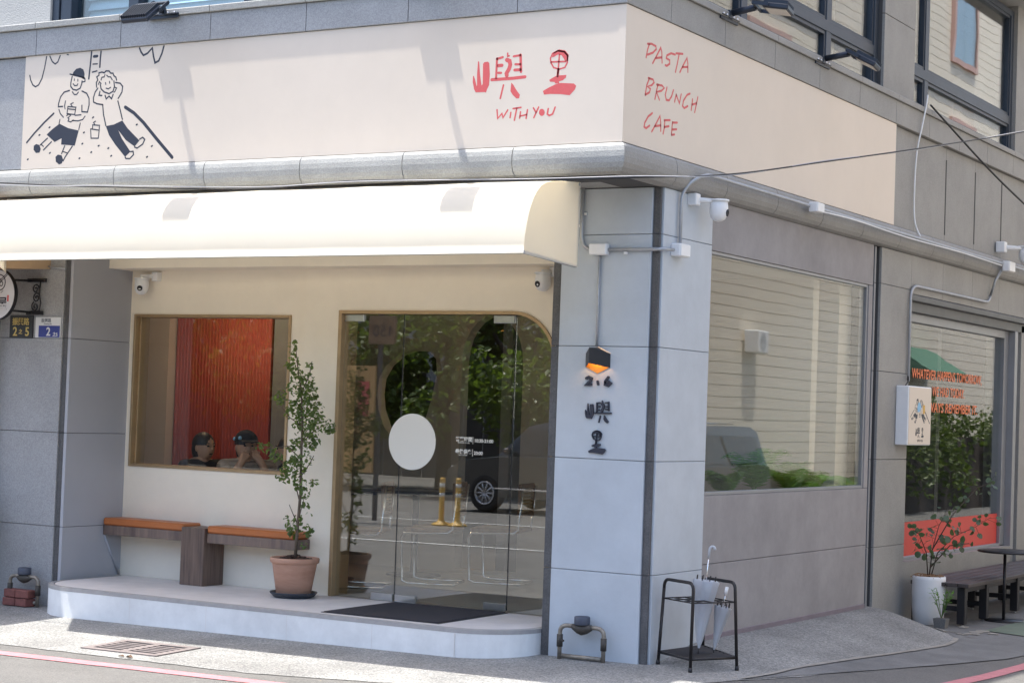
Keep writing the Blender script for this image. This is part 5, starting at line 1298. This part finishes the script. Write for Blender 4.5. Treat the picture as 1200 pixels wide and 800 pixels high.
def person(label, hx, hy, top, yaw, shirt, cap=False, hands='mouth'):
    """seated figure; local +X is where it looks; head top at 'top'"""
    F = Vector((math.cos(yaw), math.sin(yaw), 0)); S = Vector((-math.sin(yaw), math.cos(yaw), 0))
    hc = Vector((hx, hy, top - .115)); t = thing('person', label, 'person', (hx, hy, .165), 'people seated at the front window')
    sh = top - .27; hip = top - .80
    def P(f, s, z): v = Vector((hx, hy, 0)) + F * f + S * s; return (v.x, v.y, z)
    N_ = [(*P(-.06, 0, hip), .13), (*P(-.05, 0, hip + .25), .12), (*P(-.03, 0, sh - .04), .13), (*P(-.015, 0, sh + .06), .055), (*P(0, 0, hc.z - .06), .052), (*P(.012, 0, hc.z - .02), .072), (*P(.0, 0, hc.z + .035), .078), (*P(-.005, 0, hc.z + .08), .05)]
    E_ = [(i, i + 1) for i in range(7)]
    for s in (-1, 1):
        b = len(N_)
        if hands == 'mouth': el, wr, ha = P(.16, s * .22, sh - .22), P(.20, s * .08, hc.z - .12), P(.15, s * .045, hc.z - .075)
        else: el, wr, ha = P(.08, s * .24, sh - .28), P(.28, s * .16, sh - .30), P(.36, s * .12, sh - .29)
        N_ += [(*P(-.03, s * .17, sh - .02), .062), (*el, .046), (*wr, .030), (*ha, .034)]
        E_ += [(2, b), (b, b + 1), (b + 1, b + 2), (b + 2, b + 3)]
        for k in range(4):
            o_ = Vector(ha); fz = Vector((0, 0, 1)) if hands == 'mouth' else F
            tip = o_ + fz * (.055 - .008 * abs(k - 1.3)) + S * ((k - 1.5) * .019) + F * .012
            N_.append((*(o_ + (tip - o_) * .45 + S * ((k - 1.5) * .006)), .010)); N_.append((*tip, .008)); E_ += [(b + 3, len(N_) - 2), (len(N_) - 2, len(N_) - 1)]
        N_.append((*(Vector(ha) - S * s * .035 + F * .02), .010)); E_.append((b + 3, len(N_) - 1))
        b2 = len(N_)
        N_ += [(*P(.02, s * .10, hip - .02), .085), (*P(.40, s * .12, hip - .02), .06), (*P(.42, s * .12, .26), .045), (*P(.50, s * .12, .205), .038)]
        E_ += [(0, b2), (b2, b2 + 1), (b2 + 1, b2 + 2), (b2 + 2, b2 + 3)]
    skinned('body', 'skin', N_, E_, t)
    # head detail
    fm = MB()
    c = hc + Vector((0, 0, -.005))
    ell(fm, (c.x, c.y, c.z), (.092, .074, .115))
    nose = c + F * .088; ell(fm, (nose.x, nose.y, nose.z - .012), (.018, .012, .022), 10, 6)
    for s in (-1, 1):
        e_ = c + S * s * .076 - F * .008; ell(fm, (e_.x, e_.y, e_.z - .008), (.018, .010, .028), 10, 6)
    fm = rotz(MB().add(fm.v[:0], []), (0, 0, 0), 0) if False else fm
    hd = fm.build('face', 'skin', t)
    ey = MB()
    for s in (-1, 1):
        e_ = c + F * .080 + S * s * .031; ell(ey, (e_.x, e_.y, e_.z + .012), (.012, .012, .008), 8, 6)
        e2 = c + F * .082 + S * s * .031; ell(ey, (e2.x, e2.y, e2.z + .034), (.012, .018, .004), 8, 6)
    m1 = c + F * .082; ell(ey, (m1.x, m1.y, m1.z - .052), (.010, .024, .005), 8, 6)
    ey.build('eyes_and_mouth', 'hair', t)
    hm = MB(); hh = c - F * .016 + Vector((0, 0, .018))
    ell(hm, (hh.x, hh.y, hh.z), (.100, .088, .110), 20, 14, -.12, 1.0)
    bk = c - F * .045; ell(hm, (bk.x, bk.y, bk.z - .02), (.070, .084, .105), 16, 10)
    hm.build('hair', 'hair', t)
    if cap:
        cm = MB(); ell(cm, (hh.x, hh.y, hh.z + .012), (.106, .094, .112), 24, 14, .12, 1.0)
        pk = c + F * .12 + Vector((0, 0, .048))
        cm.xbox(Matrix.Translation(pk) @ Matrix.Rotation(yaw, 4, 'Z') @ Matrix.Rotation(R(8), 4, 'Y'), .11, .14, .008, .003)
        cp = cm.build('cap', 'cloth_black', t)
        for f_, s_, z_ in ((.07, -.068, .055), (-.02, -.09, .045), (-.075, -.05, .03)):
            d = hh + F * f_ + S * s_ + Vector((0, 0, z_)); ell(MB(), (0, 0, 0), (1, 1, 1), 4, 4)
            m_ = MB(); ell(m_, tuple(d), (.016, .016, .016), 8, 6); m_.build('patch', 'cap_blue', cp)
    cl = [(*P(-.06, 0, hip - .03), .15), (*P(-.05, 0, hip + .25), .145), (*P(-.03, 0, sh - .04), .155), (*P(-.02, 0, sh + .045), .088)]
    ce = [(0, 1), (1, 2), (2, 3)]
    for s in (-1, 1):
        el = Vector(P(.16, s * .22, sh - .22)) if hands == 'mouth' else Vector(P(.08, s * .24, sh - .28))
        s0 = Vector(P(-.03, s * .17, sh - .02)); b = len(cl)
        cl += [(*s0, .095), (*s0.lerp(el, .6), .078)]; ce += [(2, b), (b, b + 1)]
    skinned('shirt', shirt, cl, ce, t)
    lg = [(*P(-.06, 0, hip - .03), .14)]; le = []
    for s in (-1, 1):
        b = len(lg); lg += [(*P(.02, s * .10, hip - .02), .10), (*P(.40, s * .12, hip - .02), .072), (*P(.42, s * .12, .28), .055)]; le += [(0, b), (b, b + 1), (b + 1, b + 2)]
    skinned('trousers', 'cloth_black', lg, le, t)
    stl = thing('stool', {'a': 'low wooden stool under the person with plain dark hair', 'b': 'low wooden stool under the person in the blue patched cap', 'c': 'low wooden stool under the person half hidden by the potted tree'}[label_key[label]], 'stool', (hx, hy, .165), 'low stools inside')
    MB().lathe([(0, hip - .175), (.17, hip - .175), (.17, hip - .14), (0, hip - .14)], (hx - F.x * .05, hy - F.y * .05, 0), 24).build('seat', 'wood', stl)
    for k in range(4):
        a = k * math.pi / 2 + .6; MB().tube([(hx - F.x * .05 + .12 * math.cos(a), hy - F.y * .05 + .12 * math.sin(a), hip - .175), (hx - F.x * .05 + .16 * math.cos(a), hy - F.y * .05 + .16 * math.sin(a), .166)], .013, 6).build('leg', 'wood', stl)
    return t
label_key = {'person with short dark hair in black turned to the right inside the front window': 'a', 'person in dark cap with blue patches eating with both hands inside the window': 'b', 'person in black half hidden behind the potted tree inside the window': 'c'}
person('person with short dark hair in black turned to the right inside the front window', -4.75, 1.22, 1.335, R(-8), 'cloth_black', False, 'down')
person('person in dark cap with blue patches eating with both hands inside the window', -4.31, 1.22, 1.355, R(-38), 'cloth_stripe', True, 'mouth')
person('person in black half hidden behind the potted tree inside the window', -3.99, 1.35, 1.34, R(-150), 'cloth_black', False, 'down')

# ---------------------------------------------------------------- plants on the side window ledge
def fern(label, x, y, z, n_, L_, seed, wide=1.0, m_='leaf_fern'):
    t = thing('window_fern', label, 'fern', (x, y, z), 'plants on the side window ledge')
    MB().lathe([(0, 0), (.06, 0), (.08, .11), (.074, .11), (0, .10)], (x, y, z), 20).build('pot', 'planter_white', t)
    rnd = random.Random(seed); st = MB(); lf = MB()
    for k in range(n_):
        a = rnd.uniform(0, 6.28); l = L_ * rnd.uniform(.6, 1.1); dx, dy = math.cos(a) * .45, math.sin(a) * wide
        pts = []
        for i in range(9):
            s = i / 8
            xx = max(-.6, min(.13, dx * l * s * .55)); pts.append(Vector((min(-.06, x + xx), y + dy * l * s * .8, z + .1 + l * (1.15 * s - .75 * s * s))))
        st.tube(pts, .0022, 4)
        for i in range(2, 9):
            d = (pts[i] - pts[i - 1]).normalized(); sd = d.cross(Vector((0, 0, 1))).normalized(); ll = .085 * (1 - abs(i / 8 - .45)) * (1 + .3 * rnd.random())
            for sg_ in (-1, 1):
                for q_ in (0, .5):
                    b0 = pts[i - 1].lerp(pts[i], q_); tip = b0 + sd * sg_ * ll + d * ll * .5 - Vector((0, 0, ll * .2)); w = d * ll * .16
                    lf.add([b0 - w, b0 + w, tip], [(0, 1, 2)])
    st.build('stems', m_, t); lf.build('fronds', m_, t, fix=False)
fern('small dark fern at the left end of the side window', -.28, 1.75, .94, 16, .40, 1)
fern('tall arching fern in the middle of the side window', -.30, 2.35, .94, 18, .75, 2, 1.0)
fern('spreading feathery fern right of the middle of the side window', -.22, 2.85, .94, 26, .52, 3, 1.0)
fern('pale yellow green bushy plant towards the right of the side window', -.2, 3.25, .94, 40, .36, 5, .9, 'leaf_new')
# ---------------------------------------------------------------- the rest of the street (behind the camera, mirrored in the panes)
def tree(label, x, y, h, r, seed, nl=5200, m_='leaf_tree'):
    z0 = H(x, y)
    t = thing('street_tree', label, 'tree', (x, y, z0), 'trees across the front street')
    rnd = random.Random(seed); mb = MB(); blobs = []
    tp = [Vector((x, y, z0)), Vector((x + rnd.uniform(-.1, .1), y, z0 + h * .2)), Vector((x + rnd.uniform(-.2, .2), y + rnd.uniform(-.2, .2), z0 + h * .42))]
    mb.tube(tp, [.2, .15, .12], 10)
    for k in range(9):
        a = k * 2.4 + rnd.uniform(-.3, .3); e_ = Vector((x + r * rnd.uniform(.35, .8) * math.cos(a), y + r * rnd.uniform(.35, .8) * math.sin(a), z0 + h * rnd.uniform(.33, .9)))
        b_ = tp[1].lerp(tp[2], rnd.uniform(.3, 1)); mb.tube([b_, b_.lerp(e_, .5) + Vector((0, 0, .25)), e_], [.08, .05, .02], 6)
        blobs.append((*e_, r * rnd.uniform(.28, .5)))
        for _ in range(3):
            p = e_ + Vector((rnd.gauss(0, .4), rnd.gauss(0, .4), rnd.gauss(0, .3))) * r * .6; blobs.append((*p, r * rnd.uniform(.16, .32)))
    mb.build('trunk', 'bark_dark', t)
    leaf_cloud(MB(), blobs, nl, .2, seed=seed).build('crown', m_, t, fix=False)
tree('broad dark tree mirrored in the left of the glass door', -20.6, -23.4, 5.6, 2.6, 41)
tree('tree with bare dark trunk mirrored in the middle of the glass door', -18.2, -24.6, 5.8, 2.2, 42)
tree('leafy tree mirrored in the right of the glass door', -15.6, -23.6, 5.6, 2.5, 43)
tree('tree mirrored at the left edge of the front window', -24.6, -24.0, 6.0, 2.9, 44)
tree('tall tree far along the front street', -29, -25.0, 7.2, 3.4, 45)
tree('tree mirrored in the right edge of the glass door', -13.0, -25.5, 6.0, 2.6, 46)
fe = thing('street_fence', 'dark slatted fence behind the trees across the front street', 'fence', (-20, -29, 0))
for i in range(56):
    x = -38 + i * .62; MB().box(x, x + .56, -29.4, -29.34, H(x, -29) + .05, 2.3).build('board', 'fence_dark', fe)
ob = thing('far_house', 'plain grey block behind the fence, sized to hold back low sky light', 'building', (-16, -38, 0))
B('wall', 'stone_side', ob, -48, 16, -44, -34, -.5, 10)  # height and nearness set to screen low sky from the shop front
for i in range(15):
    x = -46 + i * 3.9
    for z in (1.2, 4.4, 7.4): MB().box(x, x + 1.6, -34.0, -33.94, z, z + 1.5).build('window', 'car_glass', ob)
bd = thing('price_board', 'orange price board mirrored at the left of the glass door', 'sign', (-12.2, -12.4, 0))
B('panel', 'board_orange', bd, -12.75, -11.75, -12.45, -12.40, .55, 2.25)
B('panel', 'wood', bd, -11.9, -11.4, -12.45, -12.40, 2.6, 3.05)
FB = lambda x, z: Matrix(((-1, 0, 0, x), (0, 0, 1, -12.397), (0, 1, 0, z), (0, 0, 0, 1)))
text('lettering', '150', .26, 'ink', bd, FB(-11.43, 2.72), .002)
text('lettering', '15', .42, 'ink', bd, FB(-11.95, 1.35), .002)
B('red_label', 'sign_red', bd, -12.05, -11.85, -12.398, -12.39, 1.45, 2.0)
MB().box(-12.7, -12.64, -12.52, -12.46, -.2, 3.1).box(-11.75, -11.69, -12.52, -12.46, -.2, 3.1).build('post', 'fence_dark', bd)

def car(label, x, y, rz, paint, van=False, group='cars parked across the streets'):
    z0 = H(x, y)
    t = thing('parked_car', label, 'car', (x, y, z0), group, rz)
    def bt(name, m_, mb, par=None): o = mb.build(name, m_, None); o.parent = par or t; return o
    L2, hh, wd = (2.3, 1.66, .91) if not van else (2.2, 1.62, .85)
    # side profile (x forward, z), lofted over width with tumblehome
    lower = [(-L2, .42), (-L2 - .02, .75), (-L2 + .05, 1.02), (-L2 + .5, 1.06), (L2 - 1.15, 1.02), (L2 - .35, .92), (L2 - .03, .74), (L2, .42), (L2 - .2, .28), (-L2 + .2, .28)]
    up_ = [(-L2 + .10, 1.02), (-L2 + .38, hh - .14), (-L2 + .75, hh), (.25, hh), (.62, hh - .08), (L2 - 1.12, 1.03)] if not van else [(-L2 + .05, 1.0), (-L2 + .12, hh - .08), (-L2 + .3, hh), (1.0, hh), (1.25, hh - .08), (L2 - .55, 1.0)]
    mb = MB()
    for s, w in ((-1, wd), (1, wd)):
        pass
    def loft(prof_, ws):
        m_ = MB(); n_ = len(prof_)
        for w, k in ws:
            for a, b in prof_: m_.v.append((a * (1 - (1 - k) * .02), w, .62 + (b - .62) * k if b > .62 else b))
        for i in range(len(ws) - 1):
            for j in range(n_): m_.f.append((i * n_ + j, i * n_ + (j + 1) % n_, (i + 1) * n_ + (j + 1) % n_, (i + 1) * n_ + j)); m_.sm.append(True)
        m_.f.append(tuple(range(n_))); m_.f.append(tuple((len(ws) - 1) * n_ + j for j in range(n_))); m_.sm += [False, False]
        return m_
    body = bt('body', paint, loft(lower, [(-wd, .97), (-wd + .06, 1), (wd - .06, 1), (wd, .97)]))
    cab = MB(); n_ = len(up_)
    for w0, w1 in ((-1, -1), (1, 1)):
        for a, b in up_: cab.v.append((a, w0 * (wd - .03 - .20 * max(0, (b - 1.02) / (hh - 1.02))), b))
    for j in range(n_): cab.f.append((j, (j + 1) % n_, n_ + (j + 1) % n_, n_ + j)); cab.sm.append(False)
    cab.f.append(tuple(range(n_))); cab.f.append(tuple(n_ + j for j in range(n_))); cab.sm += [False, False]
    bt('cabin', paint, cab)
    xs = [-L2 + .42, -.75, .12, .95] if not van else [-L2 + .25, -.6, .45, 1.35]
    for s in (-1, 1):
        for a, b in zip(xs[:-1], xs[1:]):
            zt = hh - .14; yb = s * (wd - .022); yt = s * (wd - .215 + .012)
            fa = lambda X, z: min(X, L2 - 1.18 - (z - 1.06) * .95) if not van else X
            q = [(a + .04, yb, 1.07), (fa(b - .04, 1.07), yb, 1.07), (fa(b - .04, zt), yt + s * .03, zt), (a + .06, yt + s * .03, zt)]
            q2 = [(p[0], p[1] + s * .012, p[2]) for p in q]
            bt('side_window', 'car_glass', MB().add(q + q2, [(0, 1, 2, 3), (4, 5, 6, 7), (0, 1, 5, 4), (1, 2, 6, 5), (2, 3, 7, 6), (3, 0, 4, 7)]))
        for wx in (-L2 + .85, L2 - .88):
            Mw = Matrix.Translation((wx, s * (wd - .09), .34)) @ Matrix.Rotation(R(90), 4, 'X')
            w_ = bt('wheel', 'tyre', MB().lathe([(.20, -.10), (.32, -.10), (.34, -.07), (.34, .07), (.32, .10), (.20, .10), (.20, -.10)], (0, 0, 0), 28, Mw))
            r_ = MB()
            for k in range(10):
                a = k * .6283; r_.tube([(wx, s * (wd + .005), .34), (wx + .21 * math.cos(a), s * (wd + .0), .34 + .21 * math.sin(a))], .018, 5)
            r_.lathe([(.19, -.02), (.215, -.02), (.215, .02), (.19, .02), (.19, -.02)], (0, 0, 0), 28, Matrix.Translation((wx, s * wd, .34)) @ Matrix.Rotation(R(90), 4, 'X'))
            bt('rim', 'rim_alloy', r_, w_)
        bt('headlight', 'white_plastic', MB().box(L2 - .16, L2 - .03, s * .55, s * .82, .68, .80, .02)); bt('taillight', 'lamp_red', MB().box(-L2 - .01, -L2 + .08, s * .6, s * .84, .82, 1.0, .02))
        bt('mirror', paint, MB().box(.82, .95, s * (wd + .02), s * (wd + .17), 1.05, 1.18, .03)); bt('sill_trim', 'chrome', MB().box(-1.3, 1.3, s * (wd + .001), s * (wd + .012), .42, .45, .003))
        bt('roof_rail', 'chrome', MB().tube([(-1.3, s * (wd - .27), hh + .03), (.2, s * (wd - .27), hh + .03)], .014, 6))
    for a, b, nm in ((up_[-2], up_[-1], 'windscreen'), (up_[1], up_[0], 'rear_window')):
        k0, k1 = .12, .9; pa = (a[0] + (b[0] - a[0]) * k0, a[1] + (b[1] - a[1]) * k0); pb = (a[0] + (b[0] - a[0]) * k1, a[1] + (b[1] - a[1]) * k1); sg_ = 1 if nm == 'windscreen' else -1
        q = [(pa[0], -wd + .28, pa[1]), (pa[0], wd - .28, pa[1]), (pb[0], wd - .12, pb[1]), (pb[0], -wd + .12, pb[1])]; q2 = [(p[0] + sg_ * .012, p[1], p[2] + .012) for p in q]
        bt(nm, 'car_glass', MB().add(q + q2, [(0, 1, 2, 3), (4, 5, 6, 7), (0, 1, 5, 4), (1, 2, 6, 5), (2, 3, 7, 6), (3, 0, 4, 7)]))
    bt('front_grille', 'black_metal', MB().box(L2 - .02, L2 + .01, -.45, .45, .48, .72, .01)); bt('number_plate', 'plate_white', MB().box(L2 + .005, L2 + .018, -.2, .2, .40, .48))
    return t
car('black parked car mirrored in the glass door', -11.0, -17.9, R(183), 'car_black')
car('dark van mirrored at the foot of the big side window', 6.7, 14.0, R(-92), 'car_black', True)
car('second black car along the front street', -25.5, -18.6, R(3), 'car_black')
for i, x in enumerate((-10.72, -10.42)):
    y = -12.9; t = thing('bollard', ('left' if i == 0 else 'right') + ' of two yellow bollards mirrored in the glass door', 'bollard', (x, y, H(x, y)), 'yellow bollards')
    MB().lathe([(.16, 0), (.15, .02), (.06, .06), (.042, .09), (.042, .72), (.036, .75), (0, .752)], (x, y, H(x, y)), 20).build('post', 'yellow_post', t)
    for z in (.45, .6): MB().lathe([(.0435, 0), (.0435, .06)], (x, y, H(x, y) + z), 20).build('band', 'white_film', t)

# pale tiled block across the side street; unseen near half added for warm bounce
tl = thing('tiled_block', 'pale tiled apartment block mirrored in the side windows', 'building', (9, 22, 0))
B('wall', 'tile_joint', tl, 7.63, 17, 0, 42, -.5, 14)
rows = MB()
k = 0
z = -.1
while z < 13.8:
    rows.box(7.6, 7.64, 0, 42, z + .005, z + .185); z += .19
rw_ = rows.build('tile_courses', 'tile_white', tl); rw_['kind'] = 'stuff'
for y in (3, 9, 14.5, 20, 26, 31.5, 37):
    for z in (6.9, 10.0):
        f = MB().box(7.53, 7.599, y - .95, y + .95, z - .12, z).box(7.53, 7.599, y - .95, y + .95, z + 1.6, z + 1.72).box(7.53, 7.599, y - .95, y - .83, z, z + 1.6).box(7.53, 7.599, y + .83, y + .95, z, z + 1.6).build('window', 'tile_pink', tl)
        B('pane', 'glass_blue', f, 7.57, 7.595, y - .83, y - .02, z, z + 1.6); B('pane', 'glass_blue', f, 7.57, 7.595, y + .02, y + .83, z, z + 1.6)
for z in (5.9, 9.0, 12.1): B('pink_band', 'tile_pink', tl, 7.56, 7.598, 0, 42, z, z + .2)
ac = thing('air_conditioner', 'white air conditioner box on a wall of the tiled block', 'air conditioner', (7.4, 18.8, 2.5))
B('case', 'white_plastic', ac, 7.3, 7.56, 18.8, 19.3, 2.75, 3.15, c=.02)
MB().lathe([(.16, 0), (.16, .01), (.14, .012)], (0, 0, 0), 24, Matrix.Translation((7.295, 19.0, 2.95)) @ Matrix.Rotation(R(90), 4, 'Y')).build('fan_guard', 'grey_plastic', ac)
up_ = thing('utility_pole', 'concrete utility pole beside the tiled block', 'pole', (4.6, 30.0, -.1))
MB().tube([(4.6, 30.0, -.2), (4.6, 30.0, 9.5)], [.15, .10], 12).build('shaft', 'kerb_concrete', up_)
MB().box(4.5, 4.7, 29.2, 30.8, 8.4, 8.5).build('cross_arm', 'galv', up_)
he = thing('hedge', 'yellow green hedge along the foot of the tiled block', 'hedge', (6.4, 30, 0))
rnd = random.Random(77)
blobs = [(6.6 + rnd.uniform(-.35, .35), 24 + rnd.uniform(0, 14), rnd.uniform(.3, 1.9), rnd.uniform(.35, .7)) for _ in range(60)]
leaf_cloud(MB(), blobs, 7000, .13, seed=50).build('foliage', 'leaf_hedge', he, fix=False)
MB().box(6.55, 6.65, 24, 38, -.2, 1.4).build('stems', 'bark_dark', he)
ga = thing('green_awning', 'small green awning on the tiled block mirrored in the side shop window', 'awning', (6.6, 29, 3.2))
MB().prism([(7.6, 3.3), (6.7, 2.75), (6.7, 2.65), (7.6, 2.7)], lambda a, b: (a, 27.0, b), lambda a, b: (a, 29.4, b)).build('canopy', 'green_cloth', ga)

# palms added by the tiled block so lit green mirrors in the side window
def palm(label, x, y, n_, L_, seed, m_):
    z = H(x, y); t = thing('added_palm', label, 'plant', (x, y, z), 'added palms mirrored in the big side window')
    rnd = random.Random(seed); st = MB(); lf = MB()
    MB().lathe([(0, 0), (.2, 0), (.25, .35), (.22, .35), (0, .3)], (x, y, z), 20).build('pot', 'terracotta', t)
    for k in range(n_):
        a = rnd.uniform(0, 6.28); l = L_ * rnd.uniform(.7, 1.1); dx, dy = math.cos(a), math.sin(a); pts = []
        for i in range(9):
            s = i / 8; pts.append(Vector((min(7.55, x + dx * l * s * .75), y + dy * l * s * .75, z + .35 + l * (1.25 * s - .95 * s * s))))
        st.tube(pts, .008, 4)
        for i in range(2, 9):
            d = (pts[i] - pts[i - 1]); d = d.normalized() if d.length > 1e-6 else Vector((0, 0, 1)); sd = d.cross(Vector((0, 0, 1))).normalized(); ll = .28 * L_ * (1 - abs(i / 8 - .45))
            for sg_ in (-1, 1):
                for q_ in (0, .5):
                    b0 = pts[i - 1].lerp(pts[i], q_); tip = b0 + sd * sg_ * ll + d * ll * .5 - Vector((0, 0, ll * .2)); w = d * ll * .14
                    lf.add([b0 - w, b0 + w, tip], [(0, 1, 2)])
    st.build('stems', m_, t); lf.build('fronds', m_, t, fix=False)
palm('added arching palm in a clay pot left of the others by the tiled block', 6.9, 19.0, 12, 1.3, 5, 'leaf_hedge')
palm('added broad palm in a clay pot second along the tiled block', 6.9, 20.2, 12, 1.1, 6, 'leaf_fern')
palm('added yellow green palm in a clay pot third along the tiled block', 6.8, 21.4, 14, .8, 7, 'leaf_new')
palm('added low palm in a clay pot at the far end by the tiled block', 6.9, 22.6, 12, .9, 8, 'leaf_hedge')
